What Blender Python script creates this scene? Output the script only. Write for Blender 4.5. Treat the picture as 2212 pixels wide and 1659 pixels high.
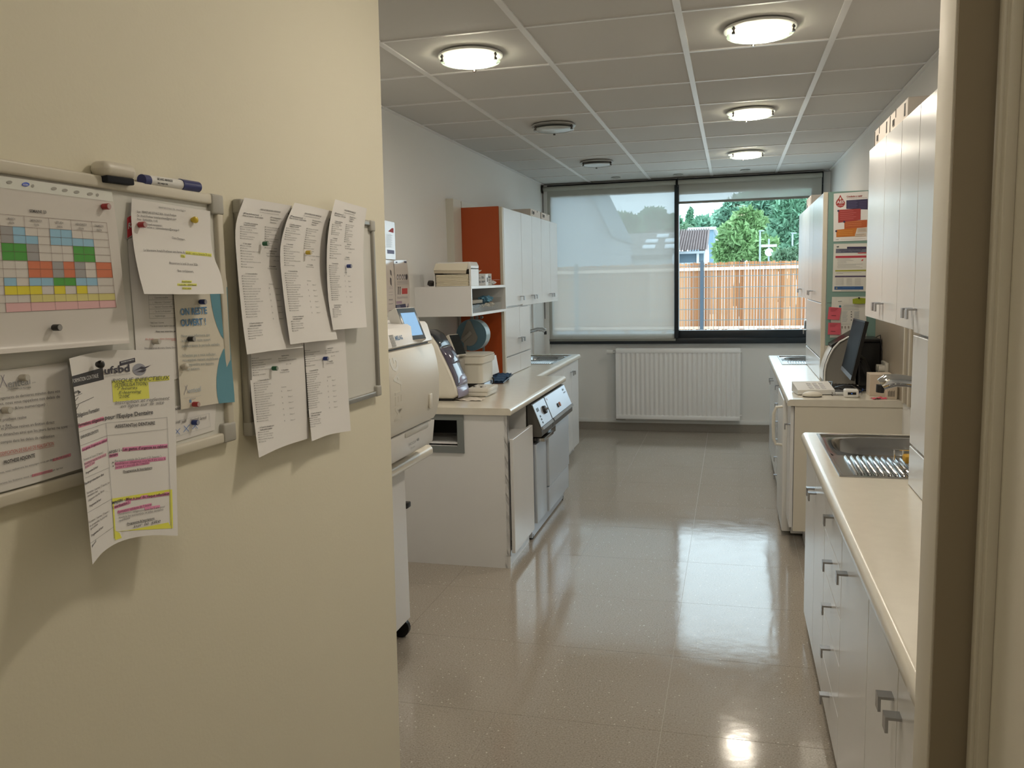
import bpy, bmesh, math, random
import numpy as np
from mathutils import Vector, Matrix
for o in list(bpy.data.objects): bpy.data.objects.remove(o)
sc = bpy.context.scene; COL = sc.collection
random.seed(7); RNG = np.random.default_rng(7)
# ------------------------------------------------------------------ camera
EYE = 1.6; FPX = 1813.32
YAW, PITCH, ROLL = 0.25769534, 0.12114331, 0.0232734
def _rot(yaw, pitch, roll):
    cy, sy, cp, sp, cr, sr = math.cos(yaw), math.sin(yaw), math.cos(pitch), math.sin(pitch), math.cos(roll), math.sin(roll)
    f = np.array([-sy*cp, cy*cp, -sp]); r = np.array([cy, sy, 0.]); d = np.cross(f, r)
    return np.array([cr*r+sr*d, -sr*r+cr*d, f])
CM = _rot(YAW, PITCH, ROLL)
cam = bpy.data.cameras.new('camera'); cam.sensor_width = 36; cam.lens = FPX/2212*36
cam.clip_start = .02; cam.clip_end = 300
camo = bpy.data.objects.new('camera', cam); COL.objects.link(camo)
r_, d_, f_ = CM
camo.matrix_world = Matrix(((r_[0], -d_[0], -f_[0], 0), (r_[1], -d_[1], -f_[1], 0), (r_[2], -d_[2], -f_[2], EYE), (0, 0, 0, 1)))
sc.camera = camo
# ------------------------------------------------------------------ sky (overcast) and exposure
SKY = 3.4
LAMP = 50.0
w = bpy.data.worlds.new('sky'); sc.world = w; w.use_nodes = True
nt = w.node_tree; bg = nt.nodes['Background']; bg.inputs[1].default_value = SKY
bg.inputs[0].default_value = (0.74, 0.88, 1.0, 1)
sc.view_settings.view_transform = 'Standard'; sc.view_settings.look = 'None'
sc.view_settings.gamma = 1; sc.view_settings.use_curve_mapping = False
sc.view_settings.exposure = 0.45
# ------------------------------------------------------------------ measuring helpers (photo pixel -> point on a plane of the room)
def ray(px, py):
    px = np.asarray(px, float); py = np.asarray(py, float)
    c = np.stack([(px-1106)/FPX, (py-829.5)/FPX, np.ones_like(px)], -1)
    return c @ CM
def onp(axis, px, py, val):
    d = ray(px, py); org = np.array([0, 0, EYE]); t = (np.asarray(val)-org[axis])/d[..., axis]
    return org + d*t[..., None]
def onx(px, py, v): return onp(0, px, py, v)
def ony(px, py, v): return onp(1, px, py, v)
def onz(px, py, v): return onp(2, px, py, v)
# ------------------------------------------------------------------ materials
def S(r, g, b):
    f = lambda v: (v/255/12.92) if v/255 <= .04045 else ((v/255+.055)/1.055)**2.4
    return (f(r), f(g), f(b), 1)
MATS = {}
def mat(name, col, rough=.5, metal=0., spec=.5, bump=0., bscale=40., var=0., vscale=3., emit=None, estr=0., alpha=1., coat=0., stretch=None):
    if name in MATS: return MATS[name]
    m = bpy.data.materials.new(name); m.use_nodes = True; n = m.node_tree.nodes; l = m.node_tree.links
    p = n['Principled BSDF']
    if len(col) == 3: col = (*col, 1)
    p.inputs['Base Color'].default_value = col; p.inputs['Roughness'].default_value = rough
    p.inputs['Metallic'].default_value = metal; p.inputs['Specular IOR Level'].default_value = spec
    p.inputs['Coat Weight'].default_value = coat; p.inputs['Coat Roughness'].default_value = .08
    p.inputs['Alpha'].default_value = alpha
    tc = None
    if bump or var:
        tc = n.new('ShaderNodeTexCoord'); src = tc.outputs['Object']
        if stretch:
            mp = n.new('ShaderNodeMapping'); mp.inputs['Scale'].default_value = stretch; l.new(src, mp.inputs[0]); src = mp.outputs[0]
    if var:
        nz = n.new('ShaderNodeTexNoise'); nz.inputs['Scale'].default_value = vscale; nz.inputs['Detail'].default_value = 5
        l.new(src, nz.inputs['Vector'])
        mx = n.new('ShaderNodeMix'); mx.data_type = 'RGBA'
        mx.inputs[6].default_value = tuple(c*(1-var) for c in col[:3])+(1,); mx.inputs[7].default_value = tuple(min(1, c*(1+var)) for c in col[:3])+(1,)
        l.new(nz.outputs[0], mx.inputs[0]); l.new(mx.outputs[2], p.inputs['Base Color'])
    if bump:
        nb = n.new('ShaderNodeTexNoise'); nb.inputs['Scale'].default_value = bscale; nb.inputs['Detail'].default_value = 3
        l.new(src, nb.inputs['Vector'])
        b = n.new('ShaderNodeBump'); b.inputs['Strength'].default_value = bump; b.inputs['Distance'].default_value = .002
        l.new(nb.outputs[0], b.inputs['Height']); l.new(b.outputs[0], p.inputs['Normal'])
    if emit:
        p.inputs['Emission Color'].default_value = (*emit[:3], 1); p.inputs['Emission Strength'].default_value = estr
    MATS[name] = m; return m
WALL = mat('wall paint white', (.79, .785, .76), .75, bump=.12, bscale=180)
WALLC = mat('wall paint cream', (.78, .74, .595), .6, bump=.12, bscale=140, var=.03, vscale=1.5)
LAM = mat('white laminate', (.77, .775, .775), .24, var=.02, vscale=6)
LAMB = mat('beige laminate edge', (.66, .61, .50), .45)
WT = mat('worktop beige laminate', (.72, .68, .585), .20, bump=.06, bscale=300, var=.05, vscale=25)
STEEL = mat('stainless steel', (.50, .50, .50), .17, 1, bump=.05, bscale=120, stretch=(1, 1, 8))
STEELB = mat('brushed steel front', (.70, .77, .86), .42, .6, bump=.08, bscale=60, stretch=(1, 14, 1))
CHROME = mat('chrome', (.8, .8, .8), .07, 1)
HANDLE = mat('brushed nickel handle', (.42, .42, .43), .25, 1)
DARK = mat('dark grey plastic', (.02, .02, .022), .4)
BLACK = mat('black plastic', (.008, .008, .009), .35)
FRAME = mat('anthracite window frame', (.012, .018, .024), .35)
WHITEP = mat('white plastic', (.78, .78, .76), .35)
CREAMP = mat('cream plastic', (.76, .73, .645), .35)
PAPER = mat('paper', (.80, .785, .77), .7)
ALU = mat('anodised aluminium', (.55, .54, .50), .35, 1)
GREYP = mat('grey plastic', (.33, .33, .31), .45)
RADW = mat('radiator enamel', (.88, .885, .885), .3)
def inkm(col):
    c = S(*col); return mat('ink %d %d %d' % col, tuple(min(.82, v*k) for v, k in zip(c, (1.8, 2.0, 2.3))), .6)
# ------------------------------------------------------------------ mesh helpers
class MB:
    def __init__(s): s.bm = bmesh.new()
    def box(s, x0, x1, y0, y1, z0, z1, bev=0., seg=2, M=None):
        r = bmesh.ops.create_cube(s.bm, size=1)
        vs = r['verts']
        bmesh.ops.scale(s.bm, vec=(abs(x1-x0), abs(y1-y0), abs(z1-z0)), verts=vs)
        bmesh.ops.translate(s.bm, vec=((x0+x1)/2, (y0+y1)/2, (z0+z1)/2), verts=vs)
        if bev:
            es = list({e for v in vs for e in v.link_edges})
            rr = bmesh.ops.bevel(s.bm, geom=es, offset=bev, segments=seg, profile=.5, affect='EDGES')
            vs = list({v for f in rr['faces'] for v in f.verts} | {v for v in vs if v.is_valid})
        if M is not None: bmesh.ops.transform(s.bm, matrix=M, verts=vs)
        return s
    def prism(s, pts, axis, a, b, M=None):
        """polygon (2D) extruded along axis from a to b; 2D order: x->(y,z) y->(x,z) z->(x,y)"""
        def P(p, t): return {'x': (t, p[0], p[1]), 'y': (p[0], t, p[1]), 'z': (p[0], p[1], t)}[axis]
        A = [s.bm.verts.new(P(p, a)) for p in pts]; B = [s.bm.verts.new(P(p, b)) for p in pts]
        n = len(pts); s.bm.faces.new(A); s.bm.faces.new(list(reversed(B)))
        for i in range(n): s.bm.faces.new((A[i], B[i], B[(i+1) % n], A[(i+1) % n]))
        if M is not None: bmesh.ops.transform(s.bm, matrix=M, verts=A+B)
        return s
    def loft(s, rings, cap=True, close=True):
        R = [[s.bm.verts.new(p) for p in r] for r in rings]; n = len(R[0])
        for a, b in zip(R, R[1:]):
            for i in range(n if close else n-1): s.bm.faces.new((a[i], a[(i+1) % n], b[(i+1) % n], b[i]))
        if cap and close: s.bm.faces.new(list(reversed(R[0]))); s.bm.faces.new(R[-1])
        return s
    def cyl(s, p, q, r, r2=None, n=16, cap=True):
        p = Vector(p); q = Vector(q); d = (q-p).normalized(); u = d.orthogonal().normalized(); v = d.cross(u)
        r2 = r if r2 is None else r2
        return s.loft([[c+(u*math.cos(2*math.pi*k/n)+v*math.sin(2*math.pi*k/n))*rr for k in range(n)] for c, rr in ((p, r), (q, r2))], cap)
    def tube(s, pts, r, n=8):
        pts = [Vector(p) for p in pts]; rings = []; u = None
        rr = r if isinstance(r, (list, tuple)) else [r]*len(pts)
        for i, p in enumerate(pts):
            d = (pts[min(i+1, len(pts)-1)]-pts[max(i-1, 0)]).normalized()
            u = d.orthogonal().normalized() if u is None else (u-d*u.dot(d)).normalized()
            v = d.cross(u)
            rings.append([p+(u*math.cos(2*math.pi*k/n)+v*math.sin(2*math.pi*k/n))*rr[i] for k in range(n)])
        return s.loft(rings)
    def lathe(s, prof, c, axis='z', n=24):
        rings = []
        for r, h in prof:
            ring = []
            for k in range(n):
                a = 2*math.pi*k/n; x, y = r*math.cos(a), r*math.sin(a)
                ring.append({'z': (c[0]+x, c[1]+y, c[2]+h), 'x': (c[0]+h, c[1]+x, c[2]+y), 'y': (c[0]+y, c[1]+h, c[2]+x)}[axis])
            rings.append(ring)
        return s.loft(rings)
    def quad(s, a, b, c, d):
        s.bm.faces.new([s.bm.verts.new(p) for p in (a, b, c, d)]); return s
    def grid(s, fn, nu, nv):
        V = [[s.bm.verts.new(fn(i/nu, j/nv)) for i in range(nu+1)] for j in range(nv+1)]
        for j in range(nv):
            for i in range(nu): s.bm.faces.new((V[j][i], V[j+1][i], V[j+1][i+1], V[j][i+1]))
        return s
    def ico(s, c, r, sub=2, sq=(1, 1, 1)):
        rr = bmesh.ops.create_icosphere(s.bm, subdivisions=sub, radius=r)
        bmesh.ops.scale(s.bm, vec=sq, verts=rr['verts']); bmesh.ops.translate(s.bm, vec=c, verts=rr['verts']); return s
    def build(s, name, m, parent=None, smooth=False, angle=35):
        bmesh.ops.recalc_face_normals(s.bm, faces=s.bm.faces)
        me = bpy.data.meshes.new(name); s.bm.to_mesh(me); s.bm.free()
        return link(name, me, m, parent, smooth, angle)
def link(name, me, m, parent=None, smooth=False, angle=35):
    if m is not None: me.materials.append(m)
    if smooth:
        for p in me.polygons: p.use_smooth = True
        me.set_sharp_from_angle(angle=math.radians(angle))
    o = bpy.data.objects.new(name, me); COL.objects.link(o)
    if parent is not None: o.parent = parent; o.matrix_parent_inverse = Matrix.Translation(-Vector(parent.location)) if parent.type == 'EMPTY' else Matrix()
    return o
def tag(o, label=None, cat=None, group=None, kind=None):
    if label: o['label'] = label
    if cat: o['category'] = cat
    if group: o['group'] = group
    if kind: o['kind'] = kind
    return o
def thing(name, label, cat, loc=(0, 0, 0), group=None):
    o = bpy.data.objects.new(name, None); o.empty_display_size = .05; o.location = loc; COL.objects.link(o)
    return tag(o, label, cat, group)
def share(src, parent, loc, name=None):
    """another piece that shares the mesh of src, placed at loc (world)"""
    o = bpy.data.objects.new(name or src.name.split('.')[0], src.data); COL.objects.link(o)
    o.parent = parent; o.matrix_parent_inverse = Matrix.Translation(-Vector(parent.location)) if parent and parent.type == 'EMPTY' else Matrix()
    o.location = loc; return o
def B(name, m, parent, *b, bev=0., seg=2, smooth=None, M=None):
    return MB().box(*b, bev=bev, seg=seg, M=M).build(name, m, parent, smooth=bool(bev) if smooth is None else smooth)
def struct(o): o['kind'] = 'structure'; return o
def rotz(a, c): return Matrix.Translation(Vector(c)) @ Matrix.Rotation(a, 4, 'Z') @ Matrix.Translation(-Vector(c))
# ------------------------------------------------------------------ lettering
CHARS = "ABCDEFGHIJKLMNOPQRSTUVWXYZabcdefghijklmnopqrstuvwxyz0123456789.,:;!?'()/+-<>&@*_°éèêàçôÉÈ|«»€="
def make_glyphs(off, font_shear=0.):
    tmp = []
    for s_ in [c for c in CHARS] + ['|'+c+'|' for c in CHARS] + ['||']:
        cu = bpy.data.curves.new('g', 'FONT'); cu.body = s_; cu.resolution_u = 2; cu.offset = off; cu.fill_mode = 'FRONT'; cu.shear = font_shear
        o = bpy.data.objects.new('g', cu); COL.objects.link(o); tmp.append((s_, o))
    dg = bpy.context.evaluated_depsgraph_get(); dg.update()
    G = {}; W = {}
    for s_, o in tmp:
        ev = o.evaluated_get(dg); me = ev.to_mesh()
        v = np.array([tuple(x.co[:2]) for x in me.vertices]) if len(me.vertices) else np.zeros((0, 2))
        if len(s_) == 1: G[s_] = (v, [tuple(p.vertices) for p in me.polygons])
        if len(s_) >= 2: W[s_] = v[:, 0].max()-v[:, 0].min()
        ev.to_mesh_clear()
    base = W['||']; out = {}
    cap = G['H'][0][:, 1].max()
    for c in CHARS: out[c] = (G[c][0]/cap, G[c][1], (W['|'+c+'|']-base)/cap)
    out[' '] = (np.zeros((0, 2)), [], .42)
    for s_, o in tmp:
        cu = o.data; bpy.data.objects.remove(o); bpy.data.curves.remove(cu)
    return out
GLY = {0: make_glyphs(0.0), 1: make_glyphs(.022), 2: make_glyphs(0.0, .25)}
def layout(s, style=0):
    V = []; F = []; x = 0.; n = 0
    for ch in s:
        v, f, adv = GLY[style].get(ch, GLY[style][' '])
        if len(v):
            V.append(v+np.array([x, 0])); F += [tuple(i+n for i in t) for t in f]; n += len(v)
        x += adv
    return (np.concatenate(V) if V else np.zeros((0, 2))), F, x
def letters(name, s, org, ux, uy, h, m, parent, width=None, style=1):
    """flat lettering: org lower left, ux/uy unit directions, h cap height (m)"""
    v, f, wd = layout(s, style); sx = h if width is None else width/wd
    org = np.array(org); P = org + np.outer(v[:, 0]*sx, np.array(ux)) + np.outer(v[:, 1]*h, np.array(uy))
    me = bpy.data.meshes.new(name); me.from_pydata(P.tolist(), [], f)
    return link(name, me, m, parent)
# ------------------------------------------------------------------ sheets of paper fixed to a wall (curl allowed)
class Sheet:
    def __init__(s, axis, val, sgn, P, cv=None):
        g = np.array([[(*((cv(p[0], p[1])) if cv else (p[0], p[1])), p[2]) for p in row] for row in P], float)
        s.axis, s.val, s.sgn, s.cv = axis, val, sgn, cv
        g = np.concatenate([2*g[:1]-g[1:2], g, 2*g[-1:]-g[-2:-1]], 0)
        s.g = np.concatenate([2*g[:, :1]-g[:, 1:2], g, 2*g[:, -1:]-g[:, -2:-1]], 1)
        s.R, s.C = len(P), len(P[0]); s.ink = {}; s.order = 0
    def ev(s, u, v):
        def W(t, n):
            t = np.asarray(t, float)*(n-1); i = np.clip(np.floor(t).astype(int), 0, max(n-2, 0)); x = t-i
            return i, [(-.5*x+x*x-.5*x**3), (1-2.5*x*x+1.5*x**3), (.5*x+2*x*x-1.5*x**3), (-.5*x*x+.5*x**3)]
        iu, wu = W(u, s.C); iv, wv = W(v, s.R); o = 0
        for a in range(4):
            for b in range(4): o = o + (wv[a]*wu[b])[..., None]*s.g[iv+a, iu+b]
        return o
    def inv(s, p):
        gu, gv = np.meshgrid(np.linspace(0, 1, 15), np.linspace(0, 1, 15)); gu = gu.ravel(); gv = gv.ravel(); gq = s.ev(gu, gv)[:, :2]; e = 1e-3
        k = np.argmin(((p[:, None, :]-gq[None])**2).sum(-1), 1); u = gu[k].copy(); v = gv[k].copy()
        for _ in range(8):
            q = s.ev(u, v)[:, :2]; du = (s.ev(u+e, v)[:, :2]-q)/e; dv = (s.ev(u, v+e)[:, :2]-q)/e; r = p-q
            D = du[:, 0]*dv[:, 1]-du[:, 1]*dv[:, 0]; D[np.abs(D) < 1e-6] = 1e-6
            u = np.clip(u+(r[:, 0]*dv[:, 1]-r[:, 1]*dv[:, 0])/D, -.3, 1.3); v = np.clip(v+(du[:, 0]*r[:, 1]-du[:, 1]*r[:, 0])/D, -.3, 1.3)
        return u, v
    def at3(s, p, eps=0.):
        p = np.asarray(p, float); u, v = s.inv(p); off = s.ev(u, v)[:, 2]
        return onp(s.axis, p[:, 0], p[:, 1], s.val+s.sgn*(off+eps))
    def _add(s, col, p, f, layer):
        V, F, L = s.ink.setdefault((col, layer), ([], [], [0])); F += [tuple(i+L[0] for i in t) for t in f]; V.append(p); L[0] += len(p)
    def px(s, x, y): return s.cv(x, y) if s.cv else (x, y)
    def text(s, t, x0, y0, x1, y1, h, col=(45, 42, 40), style=0, layer=2):
        p0 = np.array(s.px(x0, y0)); p1 = np.array(s.px(x1, y1)); k = np.hypot(*(np.array(s.px(1, 0))-np.array(s.px(0, 0))))
        v, f, wd = layout(t, style)
        if not len(v): return
        mid = ((p0+p1)/2)[None]; u, w_ = s.inv(mid); up = (s.ev(u, w_-.02)-s.ev(u, w_))[0, :2]; up = up/np.hypot(*up)
        s._add(col, p0+np.outer(v[:, 0]/wd, p1-p0)+np.outer(v[:, 1]*h*k, up), f, layer)
    def poly(s, pts, col, layer=0, n=None):
        """quad given by 4 corners (tl,tr,br,bl), subdivided"""
        p = [np.array(s.px(*q)) for q in pts]
        if len(p) == 4:
            nu, nv = n or (14, 4); V = []; F = []
            for j in range(nv+1):
                for i in range(nu+1):
                    a, b = i/nu, j/nv; V.append((p[0]*(1-a)+p[1]*a)*(1-b)+(p[3]*(1-a)+p[2]*a)*b)
            for j in range(nv):
                for i in range(nu): k = j*(nu+1)+i; F.append((k, k+nu+1, k+nu+2, k+1))
            s._add(col, np.array(V), F, layer)
        else: s._add(col, np.array(p), [tuple(range(len(p)))], layer)
    def line(s, x0, y0, x1, y1, w=1.5, col=(70, 65, 60), layer=1, n=6):
        a = np.array(s.px(x0, y0)); b = np.array(s.px(x1, y1)); d = b-a; d = d/np.hypot(*d); nn = np.array([-d[1], d[0]])*w/2
        t = np.linspace(0, 1, n+1); V = np.concatenate([a+np.outer(t, b-a)+nn, a+np.outer(t, b-a)-nn])
        s._add(col, V, [(i, i+1, n+2+i, n+1+i) for i in range(n)], layer)
    def blob(s, x, y, rx, ry, col, layer=1, n=14):
        s.poly([(x+rx*math.cos(2*math.pi*k/n), y+ry*math.sin(2*math.pi*k/n)) for k in range(n)], col, layer)
    def build(s, name, label, cat, m=None, nu=12, nv=16, group=None):
        u, v = np.meshgrid(np.linspace(0, 1, nu+1), np.linspace(0, 1, nv+1)); u = u.ravel(); v = v.ravel()
        q = s.ev(u, v); P = onp(s.axis, q[:, 0], q[:, 1], s.val+s.sgn*q[:, 2])
        F = [(j*(nu+1)+i, (j+1)*(nu+1)+i, (j+1)*(nu+1)+i+1, j*(nu+1)+i+1) for j in range(nv) for i in range(nu)]
        me = bpy.data.meshes.new(name); me.from_pydata(P.tolist(), [], F)
        o = link(name, me, m or PAPER, None, True); tag(o, label, cat, group)
        for (col, layer), (V, F, L) in sorted(s.ink.items(), key=lambda t: t[0][1]):
            P = s.at3(np.concatenate(V), .0004+.0005*layer)
            me = bpy.data.meshes.new('print'); me.from_pydata(P.tolist(), [], F)
            tag(link('print', me, inkm(col), o), kind='stuff')
        return o
# ================================================================== the room shell
XL, XR, YF, ZC = -1.94, .915, 8.85, 2.6
PX = -.9                                   # face of the partition with the whiteboards
# floor material: speckled vinyl
def floor_mat():
    m = bpy.data.materials.new('speckled vinyl'); m.use_nodes = True; n = m.node_tree.nodes; l = m.node_tree.links; p = n['Principled BSDF']
    g = n.new('ShaderNodeNewGeometry'); P = g.outputs['Position']
    def noise(sc_, det=2):
        z = n.new('ShaderNodeTexNoise'); z.inputs['Scale'].default_value = sc_; z.inputs['Detail'].default_value = det; l.new(P, z.inputs['Vector']); return z.outputs[0]
    def ramp(src, a, b, c0, c1):
        r = n.new('ShaderNodeValToRGB'); r.color_ramp.elements[0].position = a; r.color_ramp.elements[1].position = b
        r.color_ramp.elements[0].color = c0; r.color_ramp.elements[1].color = c1; l.new(src, r.inputs[0]); return r.outputs[0]
    def mix(f, a, b):
        x = n.new('ShaderNodeMix'); x.data_type = 'RGBA'
        l.new(f, x.inputs[0])
        for i, q in ((6, a), (7, b)):
            if isinstance(q, tuple): x.inputs[i].default_value = q
            else: l.new(q, x.inputs[i])
        return x.outputs[2]
    base = ramp(noise(160, 3), .35, .65, (.30, .265, .222, 1), (.44, .395, .335, 1))
    base = mix(ramp(noise(2.2), .4, .7, (0, 0, 0, 1), (.35, .35, .35, 1)), base, (.40, .365, .32, 1))
    def chips(scale, thr, col, b):
        vo = n.new('ShaderNodeTexVoronoi'); vo.inputs['Scale'].default_value = scale; l.new(P, vo.inputs['Vector'])
        s1 = ramp(vo.outputs['Distance'], thr, thr+.02, (1, 1, 1, 1), (0, 0, 0, 1))
        sep = n.new('ShaderNodeSeparateColor'); l.new(vo.outputs['Color'], sep.inputs[0])
        s2 = ramp(sep.outputs[0], .86, .88, (0, 0, 0, 1), (1, 1, 1, 1))
        mu = n.new('ShaderNodeMath'); mu.operation = 'MULTIPLY'; l.new(s1, mu.inputs[0]); l.new(s2, mu.inputs[1])
        return mix(mu.outputs[0], b, col)
    base = chips(60, .17, (.70, .66, .60, 1), base)
    base = chips(95, .18, (.19, .15, .12, 1), base)
    l.new(base, p.inputs['Base Color'])
    p.inputs['Roughness'].default_value = .13; p.inputs['Specular IOR Level'].default_value = .48
    nz = noise(9, 4); rr = n.new('ShaderNodeMapRange'); rr.inputs['To Min'].default_value = .05; rr.inputs['To Max'].default_value = .17; l.new(nz, rr.inputs[0]); l.new(rr.outputs[0], p.inputs['Roughness'])
    b = n.new('ShaderNodeBump'); b.inputs['Strength'].default_value = .05; b.inputs['Distance'].default_value = .01; l.new(noise(11, 3), b.inputs['Height']); l.new(b.outputs[0], p.inputs['Normal'])
    return m
FLOORM = floor_mat()
JOINT = mat('floor joint', (.5, .46, .40), .4)
fl = struct(B('floor', JOINT, None, XL-.12, XR+.1, -1.7, YF+.1, -.12, -.0015))
TX, TY = .61, .6145
xs = [XL]+[x for x in (-.232+TX*k for k in range(-4, 4)) if XL+.05 < x < XR-.05]+[XR]
ys = [-1.6]+[2.852+TY*k for k in range(-7, 10) if -1.5 < 2.852+TY*k < YF-.05]+[YF]
cache = {}
for i in range(len(xs)-1):
    for j in range(len(ys)-1):
        dx, dy = round(xs[i+1]-xs[i], 4), round(ys[j+1]-ys[j], 4); k = (dx, dy)
        c = ((xs[i]+xs[i+1])/2, (ys[j]+ys[j+1])/2, 0)
        if k not in cache:
            cache[k] = B('floor_tile', FLOORM, fl, -dx/2+.0007, dx/2-.0007, -dy/2+.0007, dy/2-.0007, -.004, 0); cache[k].location = c
        else: share(cache[k], fl, c)
# ceiling: tiles laid in a grid of bars
TILE = mat('ceiling tile mineral', (.61, .60, .575), .85, bump=.15, bscale=400)
BAR = mat('ceiling grid bar', (.80, .80, .79), .35)
ce = struct(B('ceiling', TILE, None, XL-.1, XR+.1, -1.7, YF+.1, ZC+.03, ZC+.1))
CX, CY, X0, Y0 = .6138, .5994, -.8213, 3.3923
cxs = [XL]+[X0+CX*k for k in range(-1, 3)]+[XR]
cys = [Y0+CY*k for k in range(-8, 10) if Y0+CY*k < YF-.1]; cys = [-1.6]+cys+[YF]
cache = {}
for i in range(len(cxs)-1):
    for j in range(len(cys)-1):
        dx, dy = round(cxs[i+1]-cxs[i], 4), round(cys[j+1]-cys[j], 4); k = (dx, dy); c = ((cxs[i]+cxs[i+1])/2, (cys[j]+cys[j+1])/2, 0)
        if k not in cache:
            cache[k] = B('ceiling_tile', TILE, ce, -dx/2+.001, dx/2-.001, -dy/2+.001, dy/2-.001, ZC+.006, ZC+.02); cache[k].location = c
        else: share(cache[k], ce, c)
mb = None
for x in cxs[1:-1]: B('grid_bar', BAR, ce, x-.013, x+.013, -1.6, YF, ZC, ZC+.007)
for y in cys[1:-1]:
    B('grid_bar', BAR, ce, XL, XR, y-.008, y+.008, ZC+.0008, ZC+.007)
for x, s_ in ((XL, 1), (XR, -1)): B('edge_angle', BAR, ce, x, x+s_*.02, -1.6, YF, ZC-.004, ZC+.004)
# walls
struct(B('wall_left', WALL, None, XL-.12, XL, 2.0, YF+.1, 0, ZC))
struct(B('wall_right', WALL, None, XR, XR+.12, 1.35, YF+.1, 0, ZC))
# partition with the boards; its end leans very slightly
mb = MB(); mb.prism([(-1.6, 0), (2.066, 0), (2.145, ZC), (-1.6, ZC)], 'x', PX-.1, PX)
struct(mb.build('wall_partition', WALLC, None))
struct(B('wall_passage', WALLC, None, XL-.12, PX-.1, 1.9, 2.0, 0, ZC))
struct(B('wall_back', WALLC, None, PX-.1, .6, -1.72, -1.6, 0, ZC))
struct(B('wall_near_right', mat('passage paint', (.76, .72, .62), .6), None, .372, .50, -1.6, 1.348, 0, ZC))
JB = mat('shade brown jamb face', (.31, .26, .185), .6)  # shade on the jamb's passage side, put into a brown colour
jb = struct(B('wall_jamb', mat('jamb paint', (.70, .66, .57), .55), None, .300, XR, 1.352, 1.45, 0, ZC, bev=.003))
struct(B('trim_1', JB, None, .303, .372, 1.347, 1.3535, 0, ZC))  # thin strip added over the jamb face to carry its shade as brown
mb = MB(); mb.box(.357, .3725, 1.302, 1.347, 0, ZC, bev=.003); mb.box(.352, .36, 1.318, 1.34, 0, ZC, bev=.003); struct(mb.build('trim_2', mat('casing paint', (.70, .66, .56), .45), None, True))
# far wall below and around the window
WX0, WX1, WZ0, WZ1 = -1.935, .845, .925, 2.592
mb = MB(); mb.box(XL-.12, XR+.12, YF, YF+.2, 0, WZ0); mb.box(WX1, XR+.12, YF, YF+.2, WZ0, ZC); mb.box(XL-.12, WX0, YF, YF+.2, WZ0, ZC); mb.box(XL-.12, XR+.12, YF, YF+.2, WZ1, ZC+.1)
struct(mb.build('wall_far', WALL, None))
COVE = mat('skirting vinyl', (.30, .27, .23), .35, var=.15, vscale=120)
mb = MB()
for (x0, x1, y0, y1) in ((XL, XR, YF-.012, YF), (XL, XL+.012, 7.76, YF), (XR-.012, XR, 7.8, YF)): mb.box(x0, x1, y0, y1, 0, .085)
struct(mb.build('baseboard_far', COVE, None))
struct(B('trim_3', WHITEP, None, XL, XR, YF-.018, YF, .085, .125, bev=.003))
struct(B('trim_4', WHITEP, None, XL, XL+.05, YF-.07, YF, .0, WZ1, bev=.003))
struct(B('trim_5', WHITEP, None, XL, XL+.018, 8.2, 8.28, .0, 2.2, bev=.003))
# ------------------------------------------------------------------ window
win = struct(thing('window_1', None, None, (-.5, YF, WZ0)))
yw0, yw1 = 8.80, 8.90
MUL = -.549
for nm, b in (('frame_bottom', (WX0, WX1, yw0, yw1, WZ0, .985)), ('frame_top', (WX0, WX1, yw0, yw1, 2.47, WZ1)), ('frame_side', (WX0, -1.853, yw0, yw1, .985, 2.47)), ('frame_side', (.735, WX1, yw0, yw1, .985, 2.47)),
              ('mullion', (MUL-.024, MUL+.02, yw0-.035, yw1, .985, 2.55)), ('sash_rail', (-1.853, MUL-.024, yw0+.02, yw1-.01, .985, 1.03)), ('sash_rail', (MUL+.02, .735, yw0+.01, yw1-.01, .985, 1.062)),
              ('transom', (MUL+.02, .735, yw0+.02, yw1-.02, 2.44, 2.47))):
    B(nm, FRAME, win, *b, bev=.004)
B('window_catch', mat('chrome grey', (.35, .35, .36), .25, 1), win, .69, .73, yw0-.03, yw0+.012, 1.07, 1.16, bev=.008)
def glass_mat():
    m = bpy.data.materials.new('window glass'); m.use_nodes = True; n = m.node_tree.nodes; l = m.node_tree.links
    t = n.new('ShaderNodeBsdfTransparent'); t.inputs[0].default_value = (.93, .97, .96, 1); g = n.new('ShaderNodeBsdfGlossy'); g.inputs['Roughness'].default_value = .02
    fr = n.new('ShaderNodeFresnel'); fr.inputs[0].default_value = 1.12; mx = n.new('ShaderNodeMixShader')
    l.new(fr.outputs[0], mx.inputs[0]); l.new(t.outputs[0], mx.inputs[1]); l.new(g.outputs[0], mx.inputs[2]); l.new(mx.outputs[0], n['Material Output'].inputs[0]); return m
GLASS = glass_mat()
B('pane', GLASS, win, -1.853, MUL-.024, 8.848, 8.852, 1.03, 2.47)
B('pane', GLASS, win, MUL+.02, .735, 8.848, 8.852, 1.062, 2.44)
def blind_mat():
    m = bpy.data.materials.new('sunscreen blind fabric'); m.use_nodes = True; n = m.node_tree.nodes; l = m.node_tree.links
    t = n.new('ShaderNodeBsdfTransparent'); t.inputs[0].default_value = (.88, .95, 1, 1)
    tl = n.new('ShaderNodeBsdfTranslucent'); tl.inputs[0].default_value = (.31, .32, .315, 1); df = n.new('ShaderNodeBsdfDiffuse'); df.inputs[0].default_value = (.86, .87, .80, 1)
    a = n.new('ShaderNodeMixShader'); a.inputs[0].default_value = .62; b = n.new('ShaderNodeMixShader'); b.inputs[0].default_value = .865
    l.new(tl.outputs[0], a.inputs[1]); l.new(df.outputs[0], a.inputs[2]); l.new(t.outputs[0], b.inputs[1]); l.new(a.outputs[0], b.inputs[2]); l.new(b.outputs[0], n['Material Output'].inputs[0]); return m
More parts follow.
